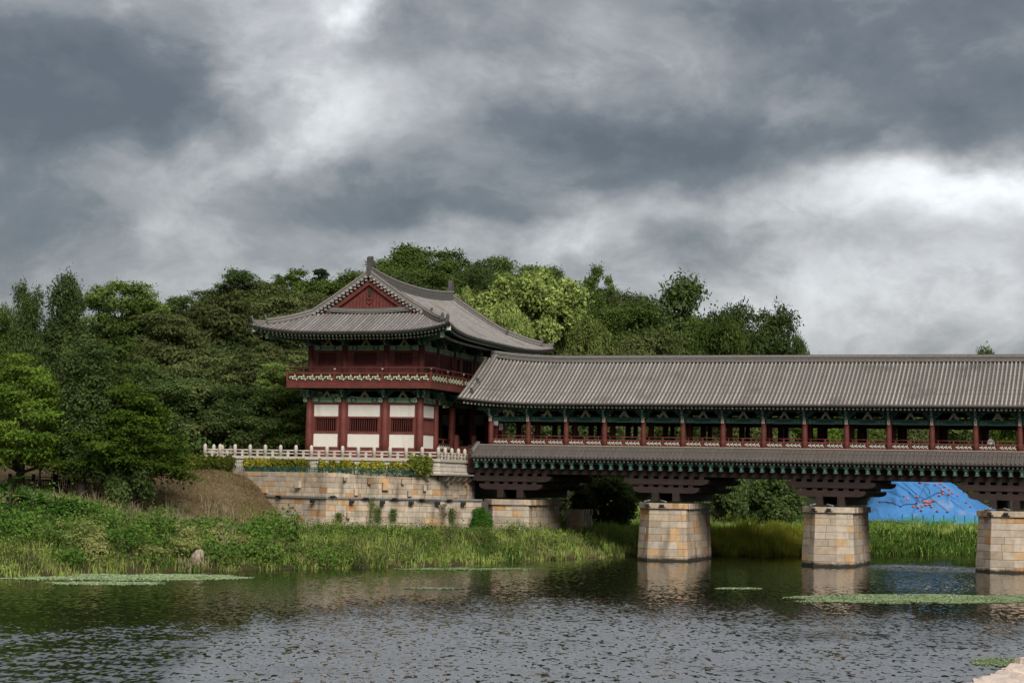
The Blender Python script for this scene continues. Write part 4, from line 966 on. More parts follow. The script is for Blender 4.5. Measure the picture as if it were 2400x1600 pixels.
# gable: boards, bargeboard, rafter ends, and ridges that descend along it
for sy in (-1, 1):
    pts = [(x, float(zs(abs(x), YG))-.30) for x in np.linspace(-4.6, 4.6, 23)]
    zb = float(zf(YG))-.05
    m = MB(); m.prism([(x, z) for x, z in pts]+[(4.6, zb), (-4.6, zb)], 'y', sy*YG-.04, sy*YG+.04); gw = m.build('gable_wall', RED, gate)
    if sy < 0:
        for x in np.arange(-3.0, 3.01, .30):
            h = float(zs(abs(x), YG))-1.05
            if h > zb+.25: MB().box((x-.022, -YG-.075, zb), (x+.022, -YG-.04, h)).build('gable_batten', REDD, gw)
        for s in (-1, 1):
            m = MB(); xx = np.linspace(0, 3.9, 12)
            for a, b in zip(xx[:-1], xx[1:]):
                za, zb_ = float(zs(a, YV))-.34, float(zs(b, YV))-.34
                m.hexa([(s*a, -YV+.12, za-.42), (s*b, -YV+.12, zb_-.42), (s*b, -YV+.20, zb_-.42), (s*a, -YV+.20, za-.42), (s*a, -YV+.12, za), (s*b, -YV+.12, zb_), (s*b, -YV+.20, zb_), (s*a, -YV+.20, za)])
            m.build('bargeboard', RED, gw)
            for k, x in enumerate(np.arange(.22, 5.2, .33)):
                z = float(zs(x, YV))
                MB().tube([(s*x, -YV-.22, z+.02), (s*x, -YV+.4, z+.02)], .10, 8).build('verge_tile', TILE, gw)
                MB().tube([(s*x, -YV-.10, z-.24), (s*x, -YV+.4, z-.24)], .085, 8, 0).build('verge_rafter', mat('verge_end', (.26, .235, .21), .8, .2, 6) if 'verge_end' not in MATS else MATS['verge_end'], gw)
        m = MB()
        for s in (-1, 1):
            pth = [(s*.03, -YG-.09, 20.95), (s*.28, -YG-.09, 21.12), (s*.40, -YG-.09, 20.92), (s*.26, -YG-.09, 20.66), (s*.02, -YG-.09, 20.45)]
            m.tube([(x*.75, y, 20.8+(z-20.8)*.75) for x, y, z in pth], .028, 6)
        m.build('heart_ornament', REDD, gw); MB().box((-.13, -YG-.12, 21.25), (.13, -YG-.04, 21.95)).build('king_post', BROWN, gw)
        # base ridge under the gable
        m = MB(); xx = np.linspace(-4.2, 4.2, 15)
        for a, b in zip(xx[:-1], xx[1:]):
            la, lb = .22*(abs(a)/4.2)**2, .22*(abs(b)/4.2)**2; z = float(zf(YG))
            for w, z0, z1, mi in ((.20, -.05, .20, 0), (.17, .20, .26, 1), (.19, .26, .36, 0)):
                m.hexa([(a, -YG-.12-w, z+z0+la), (b, -YG-.12-w, z+z0+lb), (b, -YG-.12+w, z+z0+lb), (a, -YG-.12+w, z+z0+la), (a, -YG-.12-w, z+z1+la), (b, -YG-.12-w, z+z1+lb), (b, -YG-.12+w, z+z1+lb), (a, -YG-.12+w, z+z1+la)], mi)
        m.build('gable_base_ridge', [TILER, TILEP], groof)
    for s in (-1, 1):
        P = [(s*x, sy*(YV-.12), float(zs(x, YV))+.05) for x in (.2, 1.0, 1.8, 2.6, 3.4, 4.2, 4.9, 5.5)]
        desc_ridge('gable_ridge', groof, P, .17, .50, None, .26)
        y0 = 9.8; P = []
        for y in np.linspace(9.75, 12.75, 8): x = hip_x(y); P.append((s*x, sy*y, float(rz(x, y, 's'))+.03))
        desc_ridge('hip_ridge', groof, P, .17, .46, None, .34)
        P = []
        for y in np.linspace(12.85, 13.65, 4): x = hip_x(y); P.append((s*x, sy*y, float(rz(x, y, 's'))+.03))
        desc_ridge('hip_ridge', groof, P, .15, .30, None, .36)
# rafters: round ones below, square flying rafters above, along the two eaves in view
RF = rafter_mesh(3.0, .10, .22); sq = MB(); sq.box((-.065, 0, -.075), (.065, 1.3, .075), 0).box((-.06, -.012, -.07), (.06, 0, .07), 1)
FLY = sq.mesh('flying_rafter', [GRN, PALE])
for x in np.arange(-8.25, 8.3, .33):
    y = float(eaveV(x)); z = float(rz(x, y, 'f')); av = y-yi_front(x)
    if av > 1.35: obj('rafter', RF, gate, (x, -y+1.05, z-.50), (.0, 0, 0), (1, min(1, (av-1.05)/3.), 1))
    if av > .45: obj('flying_rafter', FLY, gate, (x, -y+.20, z-.32), (R(14), 0, 0), (1, min(1, (av-.25)/1.4), 1))
for y in np.arange(-13.1, 13.2, .33):
    x = float(eaveU(y)); z = float(rz(x, y, 's')); av = x-(hip_x(y) if abs(y) > YG else 0)
    if av > 1.35: obj('rafter', RF, gate, (x-1.05, y, z-.50), (0, 0, PI/2), (1, min(1, (av-1.05)/3.), 1))
    if av > .45: obj('flying_rafter', FLY, gate, (x-.20, y, z-.32), (R(14), 0, PI/2), (1, min(1, (av-.25)/1.4), 1))
m = MB()
for s in (-1, 1):
    m = MB(); zz = float(rz(8.9, 13.9, 's'))
    m.bar((s*8.55, -13.35, zz-.42), (s*4.9, -9.8, 17.9), .32, .46, 0); m.bar((s*8.72, -13.52, zz-.40), (s*8.55, -13.35, zz-.41), .33, .48, 1); m.build('corner_beam', [GRN, PALE], gate)
    m = MB(); m.bar((s*7.75, -12.55, zz-.95), (s*4.9, -9.8, 17.6), .32, .44, 0); m.bar((s*7.85, -12.65, zz-.93), (s*7.75, -12.55, zz-.94), .33, .45, 1); m.build('lower_corner_beam', [GRN, PALE], gate)
MB().box((FX[0], YF, 18.2), (XR, SY[-1], 18.3)).build('ceiling', DARK, gate)
# ---------------------------------------------------------------- small things
def gz(x, y): return float(ground_z(np.array([x]), np.array([y]))[0])
def drop(px, py, Ya=100, Yb=400):
    """where the line of sight through a pixel meets the ground"""
    prev = None
    for Y in np.arange(Ya, Yb, .5):
        p = at_Y(px, py, Y)
        if p.z <= gz(p.x, p.y): return p
    return p
def wall_pt(px, py, pl, out=0.):
    for a, b in zip(pl[:-1], pl[1:]):
        a_, b_ = W(*a), W(*b); dd = (b_-a_).normalized(); nn = Vector((dd.y, -dd.x, 0)); r = ray(px, py); o = Vector((0, 0, CAMH)); t = (a_-o).dot(nn)/r.dot(nn); p = o+r*t
        if -.3 <= (p-a_).dot(dd) <= (b_-a_).length+.3: return p+nn*out, dd
    return p+nn*out, dd
lowp = [tuple(p) for p in mitre(low, .12)]
# conduit along the ledge, with its lamps and boxes
cd = MB(); A = [W(p[0], p[1], ZL+.10) for p in lowp]
for a, b in zip(A[:-1], A[1:]): cd.bar(a, b, .14, .12)
tag(cd.build('conduit', STEEL), 'grey metal cable duct running along the ledge of the abutment wall', 'conduit')
names = ['above the left end of the cable duct', 'above the cable duct left of the wall corner', 'just right of the wall corner', 'right of the bushy weed', 'left of the tall bare weed stems', 'nearest the bridge']
m = MB(); m.box((-.20, -.14, 0), (.20, .10, .10)).box((-.36, -.06, -.04), (.36, .02, 0)).box((-.03, 0, -.14), (.03, .1, -.04)); WL = m.mesh('wall_lamp', BLACK)
for i, (px, py) in enumerate([(655, 1163), (779, 1164), (856, 1168), (924, 1169), (988, 1171), (1052, 1172)]):
    p, dd = wall_pt(px, py, lowp, .10); o = obj('wall_lamp', WL, None, p, (0, 0, math.atan2(dd.y, dd.x)))
    tag(o, f'flat wall lamp on the abutment ledge, {names[i]}', 'lamp', 'lamps along the wall ledge')
m = MB(); m.box((-.18, -.16, -.12), (.18, .10, .14)).box((-.05, -.22, -.05), (.05, -.16, .05)); JB = m.mesh('junction_box', BLACK)
for i, (px, py) in enumerate([(736, 1174), (823, 1175), (895, 1177), (962, 1178), (1024, 1179), (1084, 1180)]):
    p, dd = wall_pt(px, py, lowp, .14); o = obj('junction_box', JB, None, p, (0, 0, math.atan2(dd.y, dd.x)))
    tag(o, f'small dark box hung under the cable duct, {["first","second","third","fourth","fifth","last"][i]} from the left', 'junction box', 'boxes along the cable duct')
# sign on two legs
p, dd = wall_pt(581, 1140, lowp, .0)
sg = empty('small_sign', (p.x, p.y, ZL+.02), math.atan2(dd.y, dd.x)); tag(sg, 'small white grid sign on two thin black legs before the wall', 'sign')
for s in (-.16, .16): MB().box((s-.02, -.02, 0), (s+.02, .02, .95)).build('leg', BLACK, sg)
bd = MB().box((-.26, -.035, .72), (.26, -.01, 1.06)).build('board', BLACK, sg)
for r_ in range(2):
    for c_ in range(4): MB().box((-.22+c_*.115, -.045, .77+r_*.14), (-.135+c_*.115, -.035, .87+r_*.14)).build('cell', mat('sign_red', (.45, .05, .05), .6) if (c_ == 0 and r_ == 0) else WHITE, bd)
# green mesh fence: low along the wall top, taller behind the hedge
def mesh_fence(name, label, pts, z, h, n, wire=.024, grid=.13, pr=.045):
    o = empty(name, W(*pts[0], z), -TH); tag(o, label, 'fence')
    L_ = (Vector(pts[1])-Vector(pts[0])).length; d = (Vector(pts[1])-Vector(pts[0]))/L_
    Q = lambda s, zz: (d.x*s, d.y*s, zz)
    for k in range(n+1): MB().bar(Q(L_*k/n, 0), Q(L_*k/n, h+.06), pr*2, pr*2).build('post', GFENCE, o)
    for k in range(n):
        m = MB(); a, b = L_*k/n+.04, L_*(k+1)/n-.04
        for zz in np.arange(.04, h+.01, grid): m.bar(Q(a, zz), Q(b, zz), wire, wire)
        for s in np.arange(a, b+.001, grid): m.bar(Q(s, .02), Q(s, h), wire, wire)
        m.build('wire_panel', GFENCE, o); o.children[-1]['kind'] = 'stuff'
mesh_fence('mesh_fence', 'low dark green wire fence along the left half of the wall top', [(-18.3, -8.75), (-8.9, -12.85)], ZT-.02, .50, 8)
mesh_fence('mesh_fence', 'low dark green wire fence along the right half of the wall top', [(-8.85, -12.85), (-2.9, -8.5)], ZT-.02, .52, 11)
mesh_fence('tall_mesh_fence', 'taller green wire fence with thick posts in the hedge on the terrace', [(-20.2, -8.0), (-11.8, -8.3)], ZT-.02, 1.15, 4, .020, .16, .07)
mesh_fence('tall_mesh_fence', 'taller green wire fence post panel near the right hedge bushes', [(-7.6, -8.3), (-5.4, -8.3)], ZT-.02, 1.0, 1, .020, .16, .06)
# white board on red legs under the bridge eaves
u_, v_, z_ = on_u(1161, 991, -.2); sgn = empty('notice_board', W(.55, .9, 9.06), -TH); tag(sgn, 'white notice board on a red frame beside the first bridge column', 'notice board')
MB().box((-.16, -.03, 1.35), (.20, .03, 1.88)).build('board', WHITE, sgn); MB().box((-.18, -.035, 1.25), (.22, .035, 1.35)).box((.14, -.03, 0), (.22, .03, 1.25)).build('frame', RED, sgn)
# wooden post and rope, boulder
p = drop(441, 1258); MB_ = MB().lathe([(.085, -.3), (.085, 1.05), (.07, 1.07)], 8)
po_ = MB_.build('wooden_post', mat('weathered_wood', (.16, .13, .10), .9, .3, 6), None, p); tag(po_, 'weathered wooden post standing in grass below the brown slope', 'post')
def boulder(name, label, p, r, seed, mt, sq=(1, .8, 1.1)):
    import bmesh
    bm = bmesh.new(); bmesh.ops.create_icosphere(bm, subdivisions=4, radius=1); rg_ = random.Random(seed); off = Vector((rg_.uniform(0, 50), rg_.uniform(0, 50), 3))
    from mathutils import noise
    for v in bm.verts:
        k = 1 + .35*noise.noise(v.co*1.3+off) + .12*noise.noise(v.co*3.5+off); v.co = Vector((v.co.x*sq[0], v.co.y*sq[1], v.co.z*sq[2]))*k*r
    me = bpy.data.meshes.new(name); bm.to_mesh(me); bm.free(); me.materials.append(mt); me.polygons.foreach_set('use_smooth', [True]*len(me.polygons)); o = obj(name, me, None, p); tag(o, label, 'rock'); return o
ROCK = mat('pale_boulder', (.29, .235, .175), .9, .25, 3, bump=.03, bscale=7)
p = drop(462, 1329); BOULD = p; boulder('boulder', 'pale leaning boulder at the water edge among the grass', p+Vector((0, .4, .45)), .52, 3, ROCK, (.85, .7, 1.15))
# black picket fence on the left path with rope between posts
PF = empty('black_fence', (0, 0, 0)); tag(PF, 'black wooden fence with square posts and pierced panels under the left trees', 'fence')
FBLK = mat('black_stained_wood', (.022, .018, .016), .8, .3, 5)
fp = [at_Y(x, 1150, 141) for x in (22, 77, 131, 161, 193, 219, 246)]
for i, p in enumerate(fp): MB().box((p.x-.11, p.y-.11, gz(p.x, p.y)-.2), (p.x+.11, p.y+.11, gz(p.x, p.y)+1.15)).build('post', FBLK, PF)
for a, b in zip(fp[:-1], fp[1:]):
    z0 = gz(a.x, a.y); m = MB().bar((a.x, a.y, z0+.95), (b.x, b.y, z0+.95), .05, .05).bar((a.x, a.y, z0+.72), (b.x, b.y, z0+.72), .06, .10).bar((a.x, a.y, z0+.12), (b.x, b.y, z0+.12), .06, .10); m.build('rail', FBLK, PF)
    n = max(3, int((b-a).length/.16))
    for k in range(n):
        q = a.lerp(b, (k+.5)/n); m = MB(); w = .045
        m.prism([(q.x-w, z0+.12), (q.x+w, z0+.12), (q.x+w, z0+.30), (q.x+w*.4, z0+.36), (q.x+w*.4, z0+.44), (q.x+w, z0+.50), (q.x+w, z0+.72), (q.x-w, z0+.72), (q.x-w, z0+.50), (q.x-w*.4, z0+.44), (q.x-w*.4, z0+.36), (q.x-w, z0+.30)], 'y', q.y-.02, q.y+.02)
        m.build('picket', FBLK, PF)
p = at_Y(92, 1150, 139.5); lp = empty('lamp_pole', (p.x, p.y, gz(p.x, p.y))); tag(lp, 'thin grey metal pole beside the left tree trunk', 'pole'); MB().lathe([(.11, 0), (.09, 1.2), (.07, 4.8)], 8).build('shaft', STEEL, lp); MB().lathe([(.16, 0), (.16, .15), (.11, .2)], 8).build('base', STEEL, lp)
p = at_Y(123, 1118, 142); s2 = empty('trail_sign', (p.x, p.y, gz(p.x, p.y))); tag(s2, 'narrow white trail sign on a black post next to the thick trunk', 'sign'); MB().box((.06, -.05, 0), (.16, .05, 1.5)).build('post', BLACK, s2); MB().box((-.12, -.03, .45), (.05, .03, 1.45)).build('board', WHITE, s2)
# gardening path strip behind the fence
path_pts = [(-60, 141), (-40, 140.5), (-34, 140), (-31, 140)]
m = MB()
for (ax, ay), (bx_, by_) in zip(path_pts[:-1], path_pts[1:]):
    n = 10
    for k in range(n):
        xa, ya = ax+(bx_-ax)*k/n, ay+(by_-ay)*k/n; xb, yb = ax+(bx_-ax)*(k+1)/n, ay+(by_-ay)*(k+1)/n
        m.add([(xa, ya-1.1, gz(xa, ya-1.1)+.05), (xb, yb-1.1, gz(xb, yb-1.1)+.05), (xb, yb+.9, gz(xb, yb+.9)+.05), (xa, ya+.9, gz(xa, ya+.9)+.05)], [(0, 1, 2, 3)])
tag(m.build('path', mat('path_gravel', (.17, .15, .12), .95, .25, 4, bump=.02, bscale=20)), kind='structure')
# stone quay by the camera side
qy = empty('stone_quay', at_Z(2330, 1585, 1.9)); tag(qy, 'rough pale stone ledge in the lower right corner', 'stone ledge')
QST = mat('rough_pinkish_stone', (.52, .43, .37), .9, .16, 5, bump=.03, bscale=12)
ql = [(2238, 1620), (2268, 1606), (2302, 1590), (2335, 1574), (2368, 1558), (2402, 1543), (2440, 1526), (2480, 1508)]
org = qy.location
for i, (px, py) in enumerate(ql[:-1]):
    import bmesh
    a, b = at_Z(*ql[i], 1.9), at_Z(*ql[i+1], 1.9); dv = (b-a); mid = (a+b)/2
    for row in range(3):
        bm = bmesh.new(); bmesh.ops.create_cube(bm, size=1); bmesh.ops.subdivide_edges(bm, edges=bm.edges[:], cuts=5, use_grid_fill=True)
        from mathutils import noise
        sx, sy, sz = dv.length*1.04, 1.0, 1.9
        for v in bm.verts:
            q = v.co.copy(); f_ = Vector((q.x*sx, q.y*sy, q.z*sz)); r_ = 1 - .07*(abs(q.x*2)**6+abs(q.y*2)**6)
            f_ = Vector((f_.x*r_, f_.y*r_, f_.z)); o_ = Vector((i*7.3, row*3.1, 0)); f_ += Vector((noise.noise(f_*2.2+o_), noise.noise(f_*2.2+o_+Vector((9, 0, 0))), noise.noise(f_*2.0+o_+Vector((0, 9, 0)))))*.16; v.co = f_
        me = bpy.data.meshes.new('stone'); bm.to_mesh(me); bm.free(); me.materials.append(QST)
        ang = math.atan2(dv.y, dv.x); nn = Vector((math.sin(ang), -math.cos(ang), 0))
        loc = mid + nn*(.5+row*1.0) - org; loc.z = 1.0+.05*row+.04*math.sin(i*2.1) - org.z
        obj('stone', me, qy, loc, (0, 0, ang))
# ---------------------------------------------------------------- tarpaulin-covered heap far behind the bridge
def tarp_mesh():
    nx, ny = 190, 110; X = np.linspace(43.2, 66, nx); Y = np.linspace(222, 246, ny); GX_, GY_ = np.meshgrid(X, Y); PX_ = GX_*GY_/230.
    ridge = np.interp(GX_, [43.2, 44, 45.5, 47.5, 52.5, 56, 60, 63, 66], [2.6, 4.2, 6.0, 7.6, 7.3, 5.3, 3.2, 2.2, 1.8])
    t = np.clip((GY_-224)/11, 0, 1); back = np.clip((246-GY_)/8, 0, 1)
    Z = 1.6 + (ridge-1.6)*smooth(t)*smooth(back)
    # pulled folds running down and to the right, a slumped terrace on the left, seams where sheets overlap
    s1 = GX_*.75 + GY_*.55 + .5*np.sin(GX_*.9) ; s2 = GX_*1.1 + GY_*.5 + .4*np.sin(GY_*.7)
    fold = (1-np.abs(np.sin(s1*.85)))**5*.55 + (1-np.abs(np.sin(s1*1.9+1)))**6*.40 + (1-np.abs(np.sin(s2*1.3)))**8*.22
    Z += fold*smooth(t*1.6)*(.6+.4*np.sin(GX_*.8+2))
    Z -= .75*np.exp(-((GX_-46.3)/2.0)**2-((GY_-231.5)/1.8)**2)
    Z += .18*smooth((GX_-49.5-.35*(GY_-228))/.12) + .15*smooth((GY_-228.6-.5*np.sin(GX_*1.3))/.10)
    v = np.stack([PX_, GY_, Z], -1).reshape(-1, 3); ii = np.arange(nx*ny).reshape(ny, nx); q = np.stack([ii[:-1, :-1], ii[:-1, 1:], ii[1:, 1:], ii[1:, :-1]], -1).reshape(-1, 4)
    m = mat('blue_tarpaulin', (.045, .175, .41), .5, .18, .35, coord='World', spec=.4, stain=((.24, .25, .28), .26, .60, 1))
    return np_mesh('tarpaulin', v, q, m, False), (X, Y, Z)
tme, (TX, TY, TZ) = tarp_mesh()
TARP = tag(obj('tarpaulin', tme), 'bright blue tarpaulin draped over a heap of earth, seen under the bridge', 'tarpaulin')
def tarp_z(x, y): i = int(np.clip(np.searchsorted(TX, x*230./y), 0, len(TX)-1)); j = int(np.clip(np.searchsorted(TY, y), 0, len(TY)-1)); return float(TZ[j, i])
def tarp_hit(px, py):
    for Y in np.arange(222.5, 243, .1):
        p = at_Y(px, py, Y)
        if p.z <= tarp_z(p.x, p.y): return p
    return None
def tarp_path(pix, n=14):
    out = []
    for (ax, ay), (bx_, by_) in zip(pix[:-1], pix[1:]):
        for k in range(n):
            p = tarp_hit(ax+(bx_-ax)*k/n, ay+(by_-ay)*k/n)
            if p is not None: out.append(p+Vector((0, -.06, .06)))
    return out
CREASE = mat('tarp_seam_crease', (.022, .085, .23), .7, .2, 2)  # added dark tubes along seams and creases; crease shade put into the colour
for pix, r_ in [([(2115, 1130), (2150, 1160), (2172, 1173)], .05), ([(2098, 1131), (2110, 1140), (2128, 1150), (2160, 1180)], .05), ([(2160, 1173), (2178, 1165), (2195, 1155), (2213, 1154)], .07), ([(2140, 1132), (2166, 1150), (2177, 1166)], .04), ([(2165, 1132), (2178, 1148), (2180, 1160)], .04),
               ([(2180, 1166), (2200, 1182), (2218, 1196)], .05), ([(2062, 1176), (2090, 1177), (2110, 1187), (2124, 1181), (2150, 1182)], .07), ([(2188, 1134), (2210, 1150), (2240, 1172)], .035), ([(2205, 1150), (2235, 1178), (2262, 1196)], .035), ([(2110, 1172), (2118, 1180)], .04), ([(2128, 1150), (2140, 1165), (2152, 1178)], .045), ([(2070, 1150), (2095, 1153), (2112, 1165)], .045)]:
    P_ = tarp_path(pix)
    if len(P_) > 3: MB().tube(P_, r_*.62, 5).build('seam_crease', CREASE, TARP)
m = MB(); m.lathe([(.05, -.10), (.20, -.08), (.26, 0), (.22, .10), (.08, .16), (.05, .22)], 8); BAG = m.mesh('sandbag', mat('red_sandbag', (.40, .115, .09), .7, .25, 4, objvar=.25))
rb = random.Random(2); bags = [(2062,1176),(2085,1177),(2119,1163),(2150,1165),(2149,1179),(2141,1187),(2152,1189),(2161,1187),(2160,1196),(2166,1176),(2172,1178),(2178,1178),(2181,1176),(2187,1174),(2170,1184),(2183,1188),(2202,1161),(2210,1157),(2223,1159),(2157,1131),(2174,1135),(2191,1137),(2204,1134),(2214,1141),(2224,1148),(2232,1156),(2243,1162),(2264,1178),(2275,1187),(2197,1198),(2221,1199),(2209,1150),(2127,1170),(2180,1183)]
for i, (px, py) in enumerate(bags):
    hit = None
    for Y in np.arange(223, 242, .15):
        p = at_Y(px, py, Y)
        if p.z <= tarp_z(p.x, p.y)+.05: hit = p; break
    if hit is None: continue
    o = obj('sandbag', BAG, None, hit+Vector((0, 0, .05)), (rb.uniform(-.5, .5), rb.uniform(-.5, .5), rb.uniform(0, 6)), rb.uniform(.6, .95)); tag(o, 'small red sandbag weighing down the blue tarpaulin', 'sandbag', 'red sandbags on the tarpaulin')
nf = empty('net_fence', (0, 0, 0)); tag(nf, 'low teal net fence at the foot of the blue tarpaulin', 'fence')
TEAL = mat('teal_net', (.05, .28, .26), .8, .2, 3)
zf0 = 1.9; fx = np.linspace(45.5, 57.5, 11)
for x in fx: MB().box((x-.05, 216.95, .6), (x+.05, 217.05, 3.3)).build('post', GFENCE, nf)
for a, b in zip(fx[:-1], fx[1:]):
    m = MB()
    for z in np.arange(1.2, 3.1, .16): m.bar((a, 217, z), (b, 217, z), .07, .07)
    for s in np.arange(a, b, .2): m.bar((s, 217, 1.0), (s, 217, 3.1), .05, .05)
    m.build('net_panel', TEAL, nf); nf.children[-1]['kind'] = 'stuff'
# a seated visitor behind the bridge railing, only head and shoulders above the rail
def person(p, rz):
    root = empty('person', p, rz); tag(root, 'person in a white top sitting behind the bridge railing at far right', 'person')
    V = [(0, 0, .42), (0, 0, .70), (0, .02, .95), (0, .02, 1.04), (0, 0, 1.16), (-.19, .02, .92), (-.26, -.05, .68), (-.18, -.26, .60), (.19, .02, .92), (.26, -.05, .68), (.18, -.26, .60), (-.10, 0, .42), (-.12, -.42, .46), (-.12, -.44, .06), (.10, 0, .42), (.12, -.42, .46), (.12, -.44, .06)]
    Ed = [(0, 1), (1, 2), (2, 3), (3, 4), (2, 5), (5, 6), (6, 7), (2, 8), (8, 9), (9, 10), (0, 11), (11, 12), (12, 13), (0, 14), (14, 15), (15, 16)]
    rad = [.15, .14, .13, .06, .10, .075, .05, .04, .075, .05, .04, .10, .075, .05, .10, .075, .05]
    me = bpy.data.meshes.new('body'); me.from_pydata(V, Ed, []); o = bpy.data.objects.new('body', me); COL.objects.link(o)
    me.materials.append(mat('white_cotton', (.72, .70, .68), .8, .08, 4)); o.parent = root
    md = o.modifiers.new('skin', 'SKIN'); 
    for i, r_ in enumerate(rad): me.skin_vertices[0].data[i].radius = (r_, r_)
    me.skin_vertices[0].data[0].use_root = True
    o.modifiers.new('sub', 'SUBSURF').levels = 2
    o.modifiers['sub'].render_levels = 2
    h = MB(); h.lathe([(.02, -.13), (.075, -.10), (.095, -.02), (.10, .05), (.07, .12), (.02, .14)], 12, (0, -.02, 1.22)); h.build('head', mat('skin', (.45, .28, .20), .6, .1, 4), root)
    hh = MB(); hh.lathe([(.105, .0), (.11, .06), (.08, .14), (.02, .165)], 12, (0, .0, 1.225)); hh.build('hair', BLACK, root)
pu = on_v(2322, 1040, 1.4); person(W(pu[0], 1.4, 9.06), -TH+.4)
# ---------------------------------------------------------------- plants
LM = {}
LM['dark'] = leaf_mat('dark_green_leaves', (.030, .052, .016), (.115, .160, .052))
LM['olive'] = leaf_mat('olive_leaves', (.045, .060, .020), (.140, .165, .060))
LM['mid'] = leaf_mat('mid_green_leaves', (.036, .064, .015), (.145, .200, .050))
LM['bright'] = leaf_mat('bright_green_leaves', (.038, .075, .010), (.130, .200, .030))
LM['yellow'] = leaf_mat('yellow_green_flowering', (.050, .085, .018), (.31, .37, .11), .3, .9)
LM['grass'] = leaf_mat('grass_blades', (.105, .165, .028), (.34, .44, .105), .35, .25)
LM['grassl'] = leaf_mat('pale_grass_blades', (.16, .185, .060), (.38, .39, .145), .35, .3)
LM['grassd'] = leaf_mat('deep_green_weeds', (.040, .085, .016), (.125, .215, .042), .3, .4)
LM['dry'] = leaf_mat('dry_plumes', (.16, .14, .07), (.42, .34, .25), .3, .5)
LM['tan'] = leaf_mat('tan_grass_blades', (.16, .115, .055), (.42, .34, .19), .3, .6)
LM['straw'] = leaf_mat('cut_straw', (.12, .085, .045), (.30, .24, .115), .2, .5)
LM['reed'] = leaf_mat('yellowing_reeds', (.19, .24, .030), (.50, .48, .075), .35, .4)
LM['willow'] = leaf_mat('willow_leaves', (.050, .105, .030), (.130, .215, .080), .35, .5)
LM['hedge'] = leaf_mat('golden_hedge', (.09, .115, .012), (.46, .41, .055), .3, 1.2)
LM['hedged'] = leaf_mat('green_hedge', (.045, .075, .012), (.22, .24, .045), .3, 1.2)
LM['fern'] = leaf_mat('sumac_fronds', (.022, .075, .012), (.075, .185, .028), .35, .5)
LM['pine'] = leaf_mat('pine_needles', (.012, .028, .012), (.032, .060, .022), .15)
def leaf_quads(c, nrm, size, rng, aspect=.6):
    """one pointed leaf (a bent rhombus) at every centre"""
    n = len(c); t = rng.normal(size=(n, 3)); t -= (t*nrm).sum(1, keepdims=True)*nrm; t /= np.linalg.norm(t, axis=1, keepdims=True)+1e-9
    b = np.cross(nrm, t); s = (size*rng.lognormal(-.05, .34, n))[:, None]
    v = np.stack([c-t*s, c+b*s*aspect-nrm*s*.18, c+t*s, c-b*s*aspect-nrm*s*.18], 1).reshape(-1, 3)
    return v, np.arange(n*4).reshape(-1, 4)
def puff_leaves(puffs, total, size, seed, flat=1., shell=.55, droop=0., rag=.10):
    """leaves spread through lumpy clumps, thick on the outside of each; puffs: rows of x,y,z,rx,ry,rz"""
    rng = np.random.default_rng(seed); P = np.array(puffs, float); w = (P[:, 3]*P[:, 4]+P[:, 3]*P[:, 5]+P[:, 4]*P[:, 5]); w /= w.sum()
    k = rng.choice(len(P), total, p=w); d = rng.normal(size=(total, 3)); d /= np.linalg.norm(d, axis=1, keepdims=True)
    low = (d[:, 2] < -.25) & (rng.random(total) < .55); d[low, 2] *= -1
    r = (shell + (1-shell)*rng.random(total)**.6)*rng.normal(1, rag, total)
    q = P[k]; ph = q[:, :3]*3.1
    lump = 1 + .22*np.sin(d[:, 0]*5+ph[:, 0])*np.sin(d[:, 1]*5+ph[:, 1]) + .16*np.sin(d[:, 2]*7+ph[:, 2]+d[:, 0]*4)
    c = q[:, :3] + d*q[:, 3:]*(r*lump)[:, None]; c[:, 2] -= droop*r*r
    nr = d*.6 + rng.normal(size=(total, 3))*.55 + np.array([0, 0, .5]); nr /= np.linalg.norm(nr, axis=1, keepdims=True)
    return leaf_quads(c, nr, size, rng)
def limb(m, p, q, r0, r1, rng, bend=.12, n=4):
    p = np.array(p, float); q = np.array(q, float); L_ = np.linalg.norm(q-p); path = []
    for i in range(n+1):
        t = i/n; path.append(tuple(p+(q-p)*t+np.array([rng.normal()*bend*L_*t*(1-t)*2, rng.normal()*bend*L_*t*(1-t)*2, .18*L_*t*(1-t)])))
    m.tube(path, [r0+(r1-r0)*i/n for i in range(n+1)], 6)
PROTO = {}; EXT = {}
